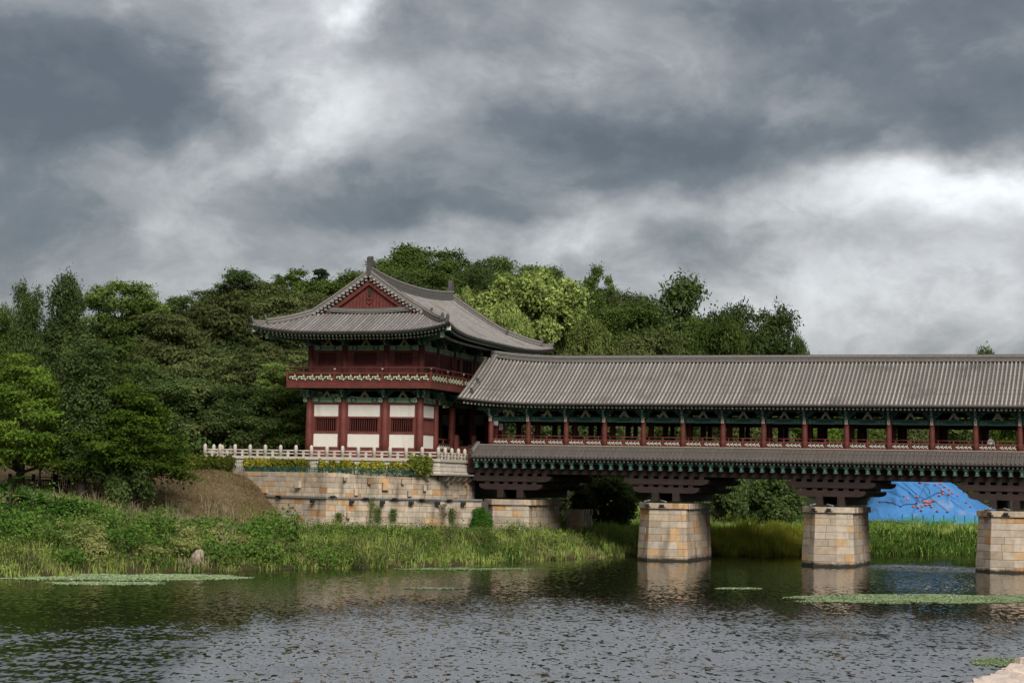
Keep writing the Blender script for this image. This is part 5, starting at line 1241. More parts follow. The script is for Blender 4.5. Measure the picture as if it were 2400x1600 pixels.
def make_proto(name, kind, seed, leaves, size):
    """a tree of nominal height 10: crown and trunk meshes"""
    rng = np.random.default_rng(seed); puffs = []; m = MB()
    def ball(): d = rng.normal(size=3); return d/np.linalg.norm(d)
    if kind == 'round':
        for i in range(46):
            d = ball(); d[2] = d[2]*1.05+.12; r = rng.uniform(.45, 1.)
            c = np.array([0, 0, 5.9])+d*np.array([3.2, 3.2, 3.3])*r; s = rng.uniform(.65, 1.25); puffs.append((*c, s*1.12, s*1.12, s*.9))
        tips = puffs[:12]; base, r0 = (0, 0, 2.8), .28
    elif kind == 'dome':
        for i in range(54):
            d = ball(); d[2] = abs(d[2])-.35; c = np.array([0, 0, 5.2])+d*np.array([4.0, 4.0, 3.9])*rng.uniform(.72, 1.); s = rng.uniform(.50, 1.05); puffs.append((*c, s, s, s*.9))
        tips = puffs[:12]; base, r0 = (0, 0, 2.6), .30
    elif kind == 'airy':
        for i in range(62):
            d = ball(); d[2] = d[2]*.95+.10; c = np.array([0, 0, 6.2])+d*np.array([3.5, 3.5, 3.2])*rng.uniform(.25, 1.)**.7; s = rng.uniform(.45, .95); puffs.append((*c, s*1.25, s*1.25, s*.8))
        tips = puffs[:26]; base, r0 = (0, 0, 2.8), .24
    elif kind == 'layer':
        for tier, (z, R_, n) in enumerate(((3.1, 4.7, 12), (3.8, 5.3, 15), (4.7, 5.1, 16), (5.7, 4.6, 15), (6.8, 3.9, 13), (7.8, 3.0, 10), (8.7, 2.0, 7), (9.4, 1.0, 3))):
            for i in range(n):
                a = 2*PI*(i+rng.uniform(-.5, .5))/n; r = R_*rng.uniform(.15, 1.)**.6; s = rng.uniform(.75, 1.45); puffs.append((r*math.cos(a), r*math.sin(a), z+rng.normal()*.38-.06*r, s*1.15, s*1.15, s*.46))
        tips = puffs[::4]; base, r0 = (0, 0, 2.0), .34
    elif kind == 'column':
        for sx_, sy_, top_, rr in ((0, 0, 9.6, .9), (-.95, .3, 9.2, .8), (.95, -.2, 9.3, .8), (.2, .95, 8.6, .8), (-.3, -.95, 8.8, .8)):
            for i in range(16):
                t = (i+.5)/16; z = 1.2+(top_-1.2)*t; R_ = 1.2*rr; a = rng.uniform(0, 2*PI); r = R_*rng.uniform(.1, .8); s = rng.uniform(.50, .80); puffs.append((sx_*(.5+.5*t)+r*math.cos(a), sy_*(.5+.5*t)+r*math.sin(a), z, s, s, s*1.35))
        tips = puffs[::7]; base, r0 = (0, 0, 1.2), .26
    elif kind == 'shrub':
        for i in range(26):
            d = ball(); d[2] = abs(d[2]); c = d*np.array([4., 4., 6.5])*rng.uniform(.4, .95); s = rng.uniform(1.0, 1.7); puffs.append((c[0], c[1], c[2]+1.5, s*1.1, s*1.1, s))
        tips = puffs[:8]; base, r0 = (0, 0, .8), .25
    elif kind == 'pine':
        for i in range(52):
            t = i/52; z = 3.0+6.7*t; R_ = 2.7*(1-t)**.7+.35; a = i*2.4+rng.normal()*.3; r = R_*rng.uniform(.2, 1); s = rng.uniform(.55, .95)*(1.1-.4*t); puffs.append((r*math.cos(a), r*math.sin(a), z+rng.normal()*.2, s*1.25, s*1.25, s*.6))
        tips = puffs[::3]; base, r0 = (0, 0, 4.), .22
    v, q = puff_leaves(puffs, leaves, size, seed, shell=.30 if kind in ('airy', 'layer') else .45, droop=.25 if kind == 'layer' else 0, rag={'layer': .22, 'airy': .17, 'column': .13}.get(kind, .14))
    m.tube([(0, 0, -1.5), (.03, 0, 0), (.05*rng.normal(), .05*rng.normal(), base[2]*.6), base, (base[0]+.1*rng.normal(), .1*rng.normal(), 6.6 if kind != 'shrub' else 3)], [r0*1.5, r0*1.15, r0, r0*.85, r0*.25], 9)
    for t in tips: limb(m, (base[0], base[1], base[2]*rng.uniform(.75, 1.25) if kind != 'column' and kind != 'pine' else t[2]*.8), t[:3], r0*.42, r0*.08, rng)
    cc = v.reshape(-1, 4, 3).mean(1); EXT[name] = (float(np.percentile(cc[:, 2], 99.6)), float(np.percentile(np.abs(cc[:, 0]), 98.5)))
    PROTO[name] = (np_mesh(name+'_crown', v, q, LM['mid']), m.mesh(name+'_trunk', BARK))
for s in range(3): make_proto(f'round{s}', 'round', 10+s, 42000, .088)
for s in range(3): make_proto(f'airy{s}', 'airy', 30+s, 27000, .090)
for s in range(3): make_proto(f'layer{s}', 'layer', 50+s, 52000, .095)
for s in range(2): make_proto(f'dome{s}', 'dome', 70+s, 48000, .092)
for s in range(2): make_proto(f'column{s}', 'column', 80+s, 34000, .080)
make_proto('pine0', 'pine', 90, 30000, .085)
make_proto('shrub0', 'shrub', 95, 20000, .17); make_proto('shrub1', 'shrub', 96, 20000, .17)
def tree(name, label, proto, lm, px, top, Y, halfpx, group=None, cat='tree', base_z=None, seed=0):
    """stand a tree so that its top reaches pixel row `top` above column px at distance Y"""
    kind = ''.join(c for c in proto if not c.isdigit()); p = at_Y(px, top, Y); zb = gz(p.x, p.y) if base_z is None else base_z
    H = p.z-zb; sz = H/EXT[proto][0]; sx = halfpx/(FPX/Y)/EXT[proto][1]
    root = empty(name, (p.x, p.y, zb), (seed*2.399+px*.7) % 6.28); tag(root, label, cat, group)
    cm_, tm_ = PROTO[proto]
    obj('crown', cm_, root, (0, 0, 0), (0, 0, 0), (sx, sx, sz), LM[lm]); obj('trunk', tm_, root, (0, 0, 0), (0, 0, 0), (min(sx, sz), min(sx, sz), sz)); return root
G1 = 'trees in the wood left of the gatehouse'; G2 = 'trees on the hilltop behind the gatehouse roof'; G3 = 'trees behind the bridge'
T = [
 # left foreground
 ('spreading_tree', 'bright green layered tree at the left edge with a thick brown trunk', 'layer0', 'bright', 60, 835, 137, 150, None),
 ('spreading_tree', 'wide layered green tree leaning over the brown slope, dark trunk under it', 'layer1', 'bright', 300, 905, 138, 165, None),
 ('poplar_tree', 'left of the two upright dark spire trees at far left', 'column0', 'dark', 70, 672, 152, 34, None),
 ('poplar_tree', 'taller right one of the two dark spire trees at far left', 'column1', 'dark', 158, 652, 153, 42, None),
 ('poplar_tree', 'shorter dark spire tree in front, right of the two tall spires', 'column0', 'dark', 205, 792, 135.5, 58, None),
 ('broad_tree', 'dark round tree cut by the left edge of the picture', 'round0', 'mid', 0, 720, 175, 55, None),
 ('broad_tree', 'airy round tree against the sky right of the spire trees', 'airy0', 'mid', 290, 665, 205, 105, None),
 ('broad_tree', 'small airy tree on the skyline left of the dark rounded tree', 'airy1', 'dark', 415, 695, 215, 70, None),
 # wood left of the gatehouse
 ('broad_tree', 'olive tree in the middle of the wood, below the airy skyline trees', 'layer2', 'olive', 400, 740, 178, 150, G1),
 ('broad_tree', 'bright topped tree beside the dark spires in the wood', 'layer0', 'mid', 275, 765, 165, 120, G1),
 ('broad_tree', 'large olive tree rising left of the gatehouse roof corner', 'layer1', 'olive', 545, 690, 186, 170, G1),
 ('broad_tree', 'olive tree directly behind the left roof corner of the gatehouse', 'layer0', 'olive', 660, 675, 190, 150, G1),
 ('broad_tree', 'dark olive tree low in the middle of the wood', 'layer2', 'olive', 480, 840, 168, 140, G1),
 ('broad_tree', 'shaded tree low in the wood behind the wide layered tree', 'round1', 'dark', 380, 860, 164, 100, G1),
 ('broad_tree', 'olive tree left of the gatehouse balcony', 'layer1', 'olive', 600, 800, 172, 120, G1),
 ('broad_tree', 'fresh green tree standing close to the left wall of the gatehouse', 'layer2', 'mid', 655, 855, 166, 105, None),
 ('broad_tree', 'dark tree filling the gap behind the left end of the stone railing', 'round2', 'dark', 575, 905, 163, 90, None),
 ('broad_tree', 'dark tree breaking the skyline left of the gatehouse roof', 'round2', 'dark', 560, 634, 222, 80, None),
 ('broad_tree', 'yellowish tree on the skyline left of the small pine and gable', 'airy2', 'bright', 680, 632, 226, 70, None),
 ('pine_tree', 'small dark pine just left of the gable peak', 'pine0', 'pine', 752, 632, 228, 38, None),
 ('broad_tree', 'green tree on the skyline touching the gable ridge', 'round1', 'mid', 800, 640, 215, 85, None),
 ('willow_bush', 'pale feathery willow bush behind the hedge left of the stone railing', 'shrub0', 'willow', 508, 982, 176, 62, None),
 # hilltop behind the roof
 ('broad_tree', 'airy dark tree on the hilltop right of the gable finial', 'airy0', 'mid', 930, 600, 235, 90, G2),
 ('broad_tree', 'highest tree on the hilltop above the tiled side roof', 'airy1', 'mid', 1000, 582, 238, 95, G2),
 ('broad_tree', 'airy dark tree left of the far ridge end tile', 'airy2', 'mid', 1085, 592, 240, 95, G2),
 ('broad_tree', 'dense dark tree just right of the far ridge end tile', 'round0', 'dark', 1115, 630, 214, 62, None),
 ('broad_tree', 'airy tree on the hilltop behind the flowering tree, left one', 'airy0', 'dark', 1180, 608, 242, 85, G2),
 ('broad_tree', 'airy tree on the hilltop behind the flowering tree, right one', 'airy1', 'dark', 1260, 625, 242, 75, G2),
 ('broad_tree', 'green tree on the slope behind the tiled side roof', 'round2', 'mid', 905, 640, 215, 90, G2),
 ('broad_tree', 'lower green tree on the slope above the ridge', 'round1', 'mid', 1000, 640, 212, 80, G2),
 ('flowering_tree', 'largest yellow green flowering tree above the gatehouse side roof', 'dome0', 'yellow', 1245, 638, 196, 140, None),
 ('flowering_tree', 'small yellow green flowering tree in front of the largest one', 'dome1', 'yellow', 1190, 708, 188, 68, None),
 ('flowering_tree', 'low yellow green flowering tree just above the bridge roof ridge', 'dome1', 'yellow', 1388, 752, 190, 80, None),
 ('flowering_tree', 'yellow green flowering tree half hidden behind the gatehouse roof hip', 'dome0', 'yellow', 1105, 682, 198, 60, None),
 ('broad_tree', 'tall airy tree standing alone against the sky right of the flowering tree', 'airy2', 'mid', 1398, 626, 228, 62, None),
 ('broad_tree', 'thin grey green tree between the lone tall tree and the broad dark crown', 'airy0', 'olive', 1465, 690, 222, 70, None),
 ('broad_tree', 'broad dark open crown on the skyline above the bridge roof', 'round1', 'dark', 1570, 660, 220, 110, None),
 ('broad_tree', 'olive bush like tree low behind the bridge ridge', 'round2', 'olive', 1520, 778, 198, 95, None),
 ('broad_tree', 'dark tree on the falling skyline left of the last crown', 'round2', 'dark', 1705, 720, 222, 80, None),
 ('broad_tree', 'fresh green tree low behind the bridge ridge', 'round0', 'mid', 1690, 755, 200, 75, None),
 ('broad_tree', 'last dark crown where the wood ends against the sky', 'round1', 'dark', 1800, 728, 206, 85, None),
 ('broad_tree', 'small dark tree at the right foot of the last crown', 'airy1', 'dark', 1868, 790, 208, 32, None),
 ('broad_tree', 'tiny treetop poking above the bridge ridge at far right', 'airy2', 'dark', 2292, 820, 300, 55, None),
]
for i, (n_, lab, pr_, lm_, px, top, Y, hp, g) in enumerate(T): tree(n_, lab, pr_, lm_, px, top, Y, hp, g, seed=i)
SKY = [(-40,760),(0,760),(60,770),(190,775),(240,760),(290,740),(350,735),(400,730),(450,715),(520,690),(560,680),(620,680),(690,665),(740,670),(790,660),(850,650),(900,640),(950,625),(1000,620),(1080,630),(1150,640),(1220,650),(1290,675),(1340,710),(1400,700),(1440,730),(1500,715),(1560,720),(1620,740),(1680,765),(1750,775),(1800,790),(1850,810),(1890,830)]
rf = np.random.default_rng(77)
for k in range(34):
    px = -30+k*57+rf.uniform(-14, 14); top = float(np.interp(px, [a for a, b in SKY], [b for a, b in SKY]))+rf.uniform(0, 26); Y = rf.uniform(205, 216) if k % 2 else rf.uniform(222, 234)
    tree('wood_tree', 'one of the crowded green trees filling the hillside wood behind the front rows', ('round0', 'round1', 'round2', 'airy0', 'layer1')[k % 5], ('mid', 'olive', 'mid', 'dark', 'olive')[int(rf.integers(5))], px, top, Y, rf.uniform(75, 105), 'crowded trees of the hillside wood', seed=100+k)
for k in range(16):
    px = -20+k*44+rf.uniform(-10, 10); top = 800+rf.uniform(-40, 60); Y = rf.uniform(178, 198)
    tree('wood_tree', 'one of the shaded trees inside the wood behind the left trees', ('round1', 'layer2', 'round0')[k % 3], ('dark', 'olive', 'dark')[int(rf.integers(3))], px, top, Y, rf.uniform(75, 105), 'shaded trees inside the left wood', seed=200+k)
# behind the bridge: seen between the columns and under the deck
BK = [(1190, 850, 186, 80, 'mid', 'round0'), (1330, 880, 184, 95, 'dark', 'round1'), (1410, 1085, 172, 75, 'dark', 'shrub0'), (1470, 900, 190, 90, 'olive', 'round2'), (1590, 890, 188, 90, 'mid', 'layer0'), (1690, 1060, 182, 60, 'dark', 'shrub1'),
      (1760, 900, 192, 90, 'olive', 'round0'), (1820, 1080, 186, 75, 'dark', 'shrub0'), (1880, 930, 205, 80, 'bright', 'round1'), (1970, 900, 250, 105, 'mid', 'round2'), (2080, 890, 255, 105, 'olive', 'round0'), (2190, 900, 262, 105, 'mid', 'round1'), (2290, 895, 265, 105, 'dark', 'round2'), (2370, 960, 250, 60, 'bright', 'round0'), (2440, 900, 268, 105, 'mid', 'round1')]
BL = ['behind the first bays of the bridge, next to the gatehouse', 'seen between columns above the half buried pier', 'under the deck between the half buried pier and the first river pier', 'seen between columns left of the first river pier', 'seen between columns above the first river pier', 'under the deck just right of the first river pier',
      'seen between columns right of the first river pier', 'under the deck left of the middle river pier', 'seen between columns above the middle river pier', 'far behind the columns right of the middle river pier', 'far behind the columns above the tarpaulin left half', 'far behind the columns above the tarpaulin right half', 'far behind the columns left of the last pier', 'seen in the last full bay at the right, lit yellow green', 'at the right edge behind the last columns']
for i, ((px, top, Y, hp, lm_, pr_), bl) in enumerate(zip(BK, BL)):
    sh = pr_.startswith('shrub'); tree('dark_bush' if sh else 'broad_tree', ('dark bush ' if sh else {'mid': 'green tree ', 'dark': 'dark tree ', 'olive': 'olive tree ', 'bright': 'bright tree '}[lm_]) + bl, pr_, lm_, px, top, Y, hp, G3, 'bush' if sh else 'tree', seed=50+i)
# far wood as one mass on the hills behind everything
rng = np.random.default_rng(4); puffs = []
for X in np.arange(-150, 420, 9):
    for Y in (300, 330):
        x = X+rng.uniform(-3, 3); z = gz(x, Y); s = rng.uniform(4, 6); puffs.append((x, Y+rng.uniform(-6, 6), z+3.2, s, s, s*.8))
v, q = puff_leaves(puffs, 60000, .42, 9); fw = obj('far_wood', np_mesh('far_wood', v, q, LM['dark'])); tag(fw, 'distant wood behind the bridge and hill', 'wood', None, 'stuff')
# undergrowth filling the floor of the wood
puffs = []
for k in range(150):
    x = rng.uniform(-62, 8); Y = rng.uniform(158, 205); u_, v_ = UV(x, Y)
    if u_ > -17 and v_ < 18: continue
    s = rng.uniform(1.2, 2.6); puffs.append((x, Y, gz(x, Y)+s*.5, s*1.3, s*1.3, s))
v, q = puff_leaves(puffs, 60000, .16, 12); ug = obj('undergrowth', np_mesh('undergrowth', v, q, LM['dark'])); tag(ug, 'dark undergrowth on the floor of the wood', 'undergrowth', None, 'stuff')
# low bush hanging beside the big trunk, bush at the wall foot, dark bush
tree('dark_bush', 'dark drooping bush right of the leaning trunk', 'shrub1', 'dark', 300, 1050, 136, 58, None, 'bush', seed=3)
tree('wall_bush', 'dark green bush at the foot of the wall beside the half buried pier', 'shrub0', 'fern', 1128, 1190, 151, 30, None, 'bush', base_z=1.9, seed=4)
# hedges
hp_ = np.random.default_rng(21)
def hedge(label, px0, px1, v_, z0, h, lm_, n, lean=0, seed=0, name='hedge_bush'):
    a = on_v(px0, 1085, v_); b = on_v(px1, 1085, v_); L_ = b[0]-a[0]; pf = []; rg_ = np.random.default_rng(seed)
    for k in range(max(3, int(L_*2.2))):
        pf.append((L_*(k+.5)/max(3, int(L_*2.2))+rg_.normal()*.1, rg_.normal()*.12, h*(.52+.10*rg_.random()), .42, .36, h*.46))
    v, q = puff_leaves(pf, n, .085, seed, shell=.5); m = MB()
    for k in range(max(2, int(L_*1.5))): x = L_*(k+.5)/max(2, int(L_*1.5)); m.tube([(x, 0, 0), (x+.05, .02, h*.7)], [.025, .012], 5)
    o = empty(name, W(a[0], v_, z0), -TH); tag(o, label, 'hedge', 'clipped golden hedges on the terrace'); obj('foliage', np_mesh('foliage', v, q, LM[lm_]), o); tag(m.build('stems', BARK, o), kind='stuff')
hedge('long clipped hedge left of the green fence post', 462, 548, -8.6, 6.35, 1.30, 'hedged', 7000, seed=1)
hedge('small golden hedge clump between the two left fence posts', 575, 600, -8.5, 6.4, 1.02, 'hedge', 2000, seed=2)
hedge('golden hedge clump right of the second fence post', 603, 628, -8.5, 6.4, 1.02, 'hedge', 2000, seed=3)
hedge('wide golden hedge before the railing, left of the gap', 632, 722, -8.6, 6.4, 1.02, 'hedge', 6500, seed=4)
hedge('golden hedge above the corner of the wall', 752, 832, -8.9, 6.4, .98, 'hedge', 6000, seed=5)
hedge('brightest golden hedge in the middle of the terrace', 836, 902, -8.9, 6.4, .95, 'hedge', 5000, seed=6)
hedge('golden hedge left of the taller green bush', 914, 965, -8.7, 6.4, .92, 'hedge', 4000, seed=7)
hedge('taller green bush at the right end of the hedge row', 966, 1012, -8.5, 6.35, 1.55, 'hedged', 5000, seed=8)
hedge('golden hedge seen under the leaning tree, left part', 140, 232, -6, 6.3, 1.5, 'hedge', 7000, seed=9)
hedge('golden hedge seen under the leaning tree, right part', 310, 460, -7, 6.3, 1.4, 'hedged', 9000, seed=10)
hedge('golden hedge glimpsed at the far left edge behind the trunks', -10, 100, -6, 6.3, 1.4, 'hedge', 7000, seed=11)
# sumac-like shrubs with long fronds on the left bank
def frond_plant(label, px, py, hgt, seed, lm_='fern', n=26, Y0=110):
    p = drop(px, py, Y0); rg_ = np.random.default_rng(seed); V = []; Q = []; st = MB()
    for k in range(n):
        a = rg_.uniform(0, 2*PI); L_ = rg_.uniform(.8, 1.5)*hgt*.55; z0 = hgt*rg_.uniform(.15, .75); el = rg_.uniform(.1, 1.0)
        base = np.array([math.cos(a)*.12, math.sin(a)*.12, z0]); dirn = np.array([math.cos(a)*math.cos(el), math.sin(a)*math.cos(el), math.sin(el)])
        prev = base
        for j in range(1, 15):
            t = j/14; c = base+dirn*L_*t+np.array([0, 0, -.55*L_*t*t]); d = c-prev; d /= np.linalg.norm(d)+1e-9; sd_ = np.cross(d, [0, 0, 1.]); sd_ /= np.linalg.norm(sd_)+1e-9
            ll = .34*hgt*.42*math.sin(PI*(.12+.83*t))
            for s in (-1, 1):
                tip = c+sd_*s*ll+d*ll*.35+np.array([0, 0, -ll*.30]); i0 = len(V); w = d*.035*hgt*.5
                V += [c-w, (c+tip)/2-w*1.3, tip, (c+tip)/2+w*1.3]; Q.append((i0, i0+1, i0+2, i0+3))
            prev = c
    for k in range(4): st.tube([(0, 0, -.2), (rg_.normal()*.1, rg_.normal()*.1, hgt*.8)], [.04, .015], 5)
    o = empty('sumac_shrub', p, 0); tag(o, label, 'shrub', 'feathery shrubs on the left bank'); obj('fronds', np_mesh('fronds', np.array(V), np.array(Q), LM[lm_]), o); tag(st.build('stems', BARK, o), kind='stuff')
for i, (px, py, h_, lab) in enumerate([(20, 1215, 3.0, 'tallest feathery shrub at the left edge below the trunks'), (75, 1225, 2.4, 'feathery shrub second from the left edge on the bank'), (35, 1250, 2.6, 'low feathery shrub at the left edge above the tan grass'), (125, 1228, 2.0, 'feathery shrub below the grey pole'), (165, 1222, 1.9, 'feathery shrub below the black fence'), (205, 1228, 1.9, 'rightmost feathery shrub beside the pinkish plumes'), (110, 1252, 2.2, 'front feathery shrub above the pale plumes')]):
    frond_plant(lab, px, py, h_, 60+i)
# ---------------------------------------------------------------- grass: mixed blades on the banks
def blades(pts, hgt, wid, seed, lean=.55):
    rng = np.random.default_rng(seed); n = len(pts); a = rng.uniform(0, 2*PI, n); pt_ = np.asarray(pts); lump = .5+.95*(.5+.5*np.sin(pt_[:, 0]*1.7+1.5*np.sin(pt_[:, 1]*1.1))*np.cos(pt_[:, 1]*1.4+np.sin(pt_[:, 0]*.8)))**1.5; h = hgt*lump*rng.uniform(.5, 1.3, n); w = wid*rng.uniform(.7, 1.3, n)
    ld = rng.uniform(0, 2*PI, n); le = h*np.abs(rng.normal(0, lean, n)); sx, sy = np.cos(a)*w, np.sin(a)*w; ox, oy = np.cos(ld)*le, np.sin(ld)*le
    b = np.asarray(pts); z = np.zeros(n)
    v = np.stack([b+np.stack([-sx, -sy, z-.05], -1), b+np.stack([sx, sy, z-.05], -1), b+np.stack([ox*.45+sx*.8, oy*.45+sy*.8, h*.62], -1), b+np.stack([ox*.45-sx*.8, oy*.45-sy*.8, h*.62], -1), b+np.stack([ox, oy, h-.25*le], -1)], 1).reshape(-1, 3)
    i = np.arange(n)*5; q = np.concatenate([np.stack([i, i+1, i+2, i+3], -1), np.stack([i+3, i+2, i+4, i+4], -1)])
    tri = np.concatenate([np.stack([i, i+1, i+2], -1), np.stack([i, i+2, i+3], -1), np.stack([i+3, i+2, i+4], -1)])
    return v, tri
def inside_masonry(u, v): 
    w = ((u > -21) & (u < 1) & (v > np.where(u < -8.9, -13.3+(u+8.9)*-.43, -13.3+(u+8.9)*.88)) & (v < 30))
    pr_ = np.zeros_like(u, bool)
    for uc in PIERU: pr_ |= (np.abs(u-uc) < 2.1) & (v > -3.4) & (v < 8)
    return w | pr_
def scatter(n, x0, x1, y0, y1, cond, seed):
    rng = np.random.default_rng(seed); X = rng.uniform(x0, x1, n); Y = rng.uniform(y0, y1, n); d = shore_d(X, Y); z = ground_z(X, Y)
    ct, st = math.cos(TH), math.sin(TH); u = (X-BX)*ct-(Y-BY)*st; v = (X-BX)*st+(Y-BY)*ct
    cl = .5+.5*np.sin(X*.9+1.3*np.sin(Y*.7))*np.cos(Y*.8+np.sin(X*.5)*1.4)
    k = cond(X, Y, d, z, u, v, cl, rng) & ~inside_masonry(u, v) & (d > -.3+.5*np.sin(X*1.9+Y)); return np.stack([X, Y, np.maximum(z, 0)], -1)[k]
def slope_mask(u, v): return (u < -10.8) & (v > -30.) & (u > -21.5) | (u <= -21.5) & (v > -24.5)     # the mown brown slope stays bare
def add_grass(name, lab, pts, h, w, lm_, seed, lean=.55):
    v, t = blades(pts, h, w, seed, lean); o = obj(name, np_mesh(name, v, t, LM[lm_])); tag(o, lab, 'grass', None, 'stuff'); return len(t)
nt_ = 0
P = scatter(120000, -48, 16, 106, 166, lambda X, Y, d, z, u, v, cl, r: (~slope_mask(u, v)) & (z < 4.3) & (r.random(len(X)) < .30+.75*cl), 1); nt_ += add_grass('tall_grass', 'tall green grass covering the near bank', P, .46, .026, 'grass', 1)
P = scatter(60000, -48, 16, 106, 166, lambda X, Y, d, z, u, v, cl, r: (~slope_mask(u, v)) & (z < 3.6) & (r.random(len(X)) < .15+.8*(1-cl)), 2); nt_ += add_grass('pale_grass', 'paler seeding grass mixed into the near bank', P, .50, .022, 'grassl', 2)
P = scatter(40000, -48, 14, 106, 166, lambda X, Y, d, z, u, v, cl, r: (~slope_mask(u, v)) & (np.sin(X*.45+2)*np.sin(Y*.5+X*.2) > .25), 3); nt_ += add_grass('bank_weeds', 'darker leafy weeds in clumps on the near bank', P, .70, .055, 'grassd', 3, .6)
P = scatter(90000, 8, 75, 156, 222, lambda X, Y, d, z, u, v, cl, r: (d < 26) & (r.random(len(X)) < .4+.6*cl), 4); nt_ += add_grass('far_bank_grass', 'bright tall grass on the bank beyond the bridge', P, .74, .036, 'grass', 4)
P = scatter(50000, 8, 75, 156, 222, lambda X, Y, d, z, u, v, cl, r: (d < 26) & (r.random(len(X)) < .2+.7*(1-cl)), 5); nt_ += add_grass('far_bank_pale_grass', 'pale seeding grass on the bank beyond the bridge', P, .80, .032, 'grassl', 5)
P = scatter(60000, -46, 14, 106, 160, lambda X, Y, d, z, u, v, cl, r: (~slope_mask(u, v)) & (z < 3.6) & (np.sin(X*.6+1.1*np.sin(Y*.45))*np.sin(Y*.55+X*.15+1) > .15), 14); nt_ += add_grass('tan_grass', 'tan and brown dying grass in patches on the near bank', P, .55, .024, 'tan', 14, .7)
P = scatter(26000, 17, 30, 160, 176, lambda X, Y, d, z, u, v, cl, r: (d < 5.5), 6); nt_ += add_grass('yellow_reeds', 'yellowing reeds at the water edge right of the first river pier', P, 1.05, .034, 'reed', 6, .35)
P = scatter(40000, 28, 60, 168, 200, lambda X, Y, d, z, u, v, cl, r: (d < 4) , 7); nt_ += add_grass('bank_weeds', 'deep green weeds hanging over the water beyond the bridge', P, .9, .06, 'grassd', 7, .6)
P = scatter(30000, -44, -14, 106, 146, lambda X, Y, d, z, u, v, cl, r: ((np.hypot((X+27.5)*.8, Y-131) < 2.6) | (np.hypot(X+31.5, Y-124.5) < 2.0) | (np.hypot((X+24.5)*.6, Y-135.5) < 1.8) | (np.hypot(X+34, Y-117) < 2.4) | (np.hypot((X+29.5), Y-136.5) < 1.6) | ((X < -19+cl*3) & (Y > 113) & (np.sin(X*.8+Y*.33)*np.sin(Y*.7-X*.2) > .35))), 8); nt_ += add_grass('dry_plumes', 'pinkish tan plumes of dry grass on the left bank', P, 1.0, .018, 'dry', 8, .6)
P = scatter(150000, -34, -12, 128, 160, lambda X, Y, d, z, u, v, cl, r: slope_mask(u, v) & (u < -10) & (r.random(len(X)) < .25+.7*cl), 9); nt_ += add_grass('mown_turf', 'short dry cut grass on the brown slope', P, .12, .026, 'straw', 9, 1.3)
P = scatter(40000, -34, -8, 120, 160, lambda X, Y, d, z, u, v, cl, r: (u < -9) & slope_mask(u, v) & (z < 3.4) & (r.random(len(X)) < .25+.6*cl*(z < 2.8)), 10); nt_ += add_grass('short_grass', 'thin green regrowth at the foot of the brown slope', P, .30, .03, 'grass', 10, .6)
P = scatter(40000, -6, 12, 150, 185, lambda X, Y, d, z, u, v, cl, r: (v > 8) & (z < 2.6), 11); nt_ += add_grass('far_bank_grass', 'grass on the slope behind the half buried pier', P, .7, .035, 'grass', 11)
for nm, lab, lm_, sd_, n, x0, x1, y0, y1, sz in [('weed_mounds', 'rounded leafy weed mounds dotted over the near bank', 'grassd', 41, 260, -46, 12, 106, 158, 1.), ('light_weed_mounds', 'lighter weed mounds among the tall grass of the near bank', 'grass', 42, 240, -46, 12, 106, 158, 1.), ('olive_weed_mounds', 'dull olive weed mounds near the waterline', 'olive', 44, 60, -46, 12, 106, 150, .8), ('shrubby_weeds', 'taller leafy weeds bunched on the left part of the bank', 'grassd', 45, 46, -42, -12, 109, 132, 1.7), ('pale_shrubby_weeds', 'paler bunched weeds on the left part of the bank', 'grassl', 46, 34, -42, -8, 109, 134, 1.3), ('far_weed_mounds', 'leafy weed mounds on the bank beyond the bridge', 'grassd', 43, 130, 10, 70, 158, 215, 1.2)]:
    C_ = scatter(n*6, x0, x1, y0, y1, lambda X, Y, d, z, u, v, cl, r: (~slope_mask(u, v)) & (z < 3.6) & (d < 30) & (np.hypot(X-BOULD.x, (Y-BOULD.y+1)*.6) > 1.9), sd_)[:n]; rq = np.random.default_rng(sd_)
    pf = [(c[0], c[1], c[2]+.25*sz, *(sz*rq.uniform(.5, 1.1, 2)), sz*rq.uniform(.35, .95)) for c in C_]
    v, q = puff_leaves(pf, 46000, .055*sz, sd_, shell=.6, rag=.2); tag(obj(nm, np_mesh(nm, v, q, LM[lm_])), lab, 'weeds', None, 'stuff')
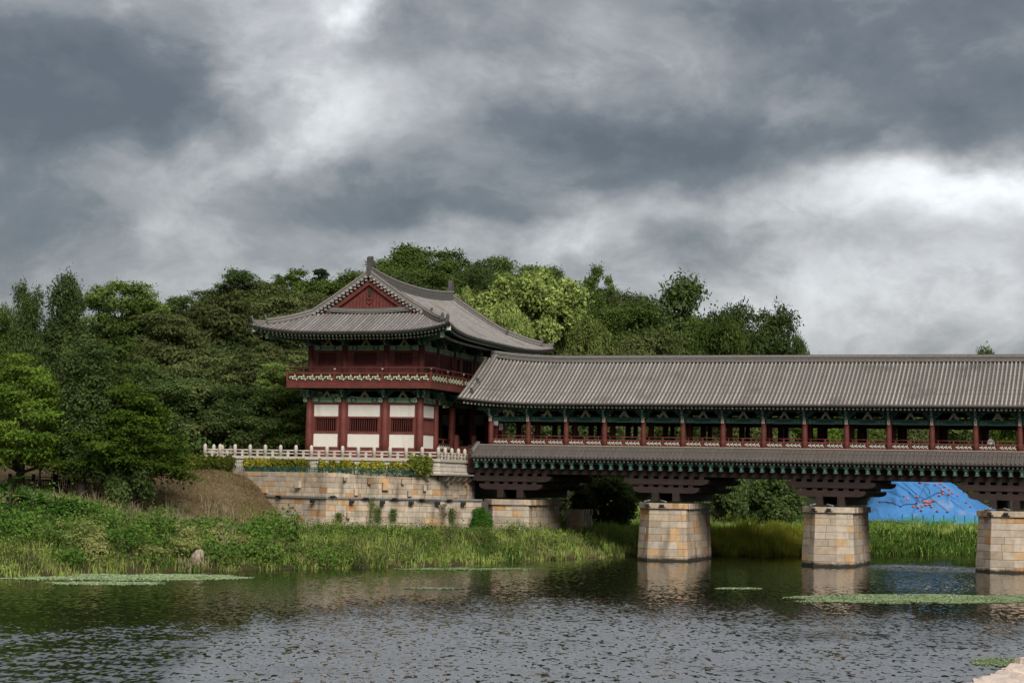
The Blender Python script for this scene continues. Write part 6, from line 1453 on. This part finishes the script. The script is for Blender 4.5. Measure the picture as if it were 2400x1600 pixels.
# weeds rooted in the wall joints
rw = np.random.default_rng(33)
for i, (px, y0, y1, lm_, lab) in enumerate([(868, 1225, 1165, 'bright', 'bushy yellow green weed growing from the wall, tallest one'), (884, 1225, 1185, 'grassd', 'thin weed growing right beside the bushy wall weed'), (1036, 1225, 1180, 'dry', 'bare brown weed stems against the wall'), (1056, 1225, 1190, 'grassd', 'thin green weed right of the bare stems'), (919, 1222, 1192, 'grassd', 'thin weed left of the middle of the wall'), (792, 1225, 1200, 'mid', 'small creeper weed right of the wall corner')]):
    p, dd = wall_pt(px, y1+10, lowp, .25); ptop, _ = wall_pt(px, y1, lowp, .25); pb_, _ = wall_pt(px, y0, lowp, .25); H = ptop.z-pb_.z
    c = np.array([0, 0, 0])+rw.normal(size=(500, 3))*np.array([.16, .10, 0])+np.stack([np.zeros(500), np.zeros(500), H*rw.random(500)**.8], -1)
    nr = rw.normal(size=(500, 3)); nr /= np.linalg.norm(nr, axis=1, keepdims=True); v, q = leaf_quads(c, nr, .05, rw, .5); o = obj('wall_weed', np_mesh('wall_weed', v, q, LM[lm_]), None, pb_); tag(o, lab, 'weed', 'weeds on the wall')
# floating duckweed rafts
def raft(lab, px, py, hw, hh, n, seed, lm_='duck'):
    c = at_Z(px, py, 0); e = at_Z(px+hw, py, 0)-at_Z(px-hw, py, 0); fz = (at_Z(px, py-hh, 0)-at_Z(px, py+hh, 0)); rg_ = np.random.default_rng(seed)
    a = rg_.uniform(0, 2*PI, n*3); r = np.sqrt(rg_.random(n*3)); x = r*np.cos(a); y = r*np.sin(a)
    k = (np.sin(x*7+seed)*np.sin(y*5+x*3+seed)*.4 + (1-r) + rg_.normal(size=n*3)*.10) > .12; x, y = x[k][:n], y[k][:n]; n = len(x)
    P_ = np.array(c)[None]+x[:, None]*np.array(e)[None]/2+y[:, None]*np.array(fz)[None]/2; P_[:, 2] = .015+rg_.random(n)*.03
    nr = np.array([0, 0, 1.])+rg_.normal(size=(n, 3))*.22; nr /= np.linalg.norm(nr, axis=1, keepdims=True); v, q = leaf_quads(P_, nr, .042, rg_, .8); o = obj('duckweed', np_mesh('duckweed', v, q, LM[lm_])); tag(o, lab, 'duckweed', None, 'stuff')
LM['duck'] = leaf_mat('duckweed_leaves', (.13, .19, .085), (.32, .39, .22), .1, .8)
raft('pale green duckweed raft along the left shore', 290, 1352, 320, 8, 42000, 1); raft('second duckweed streak off the left shore', 250, 1367, 150, 4, 15000, 2)
raft('thin duckweed streak off the middle of the bank', 1090, 1333, 170, 2.5, 8000, 3); raft('short isolated duckweed streak on calm water', 1015, 1379, 75, 2, 4500, 4)
raft('broad green duckweed raft before the right piers', 2160, 1403, 330, 11, 60000, 5); raft('small duckweed patch by the stone ledge in the corner', 2335, 1552, 60, 10, 7000, 6); raft('thin duckweed streak before the middle pier', 1730, 1379, 60, 1.5, 2000, 7)
print('grass tris', nt_)
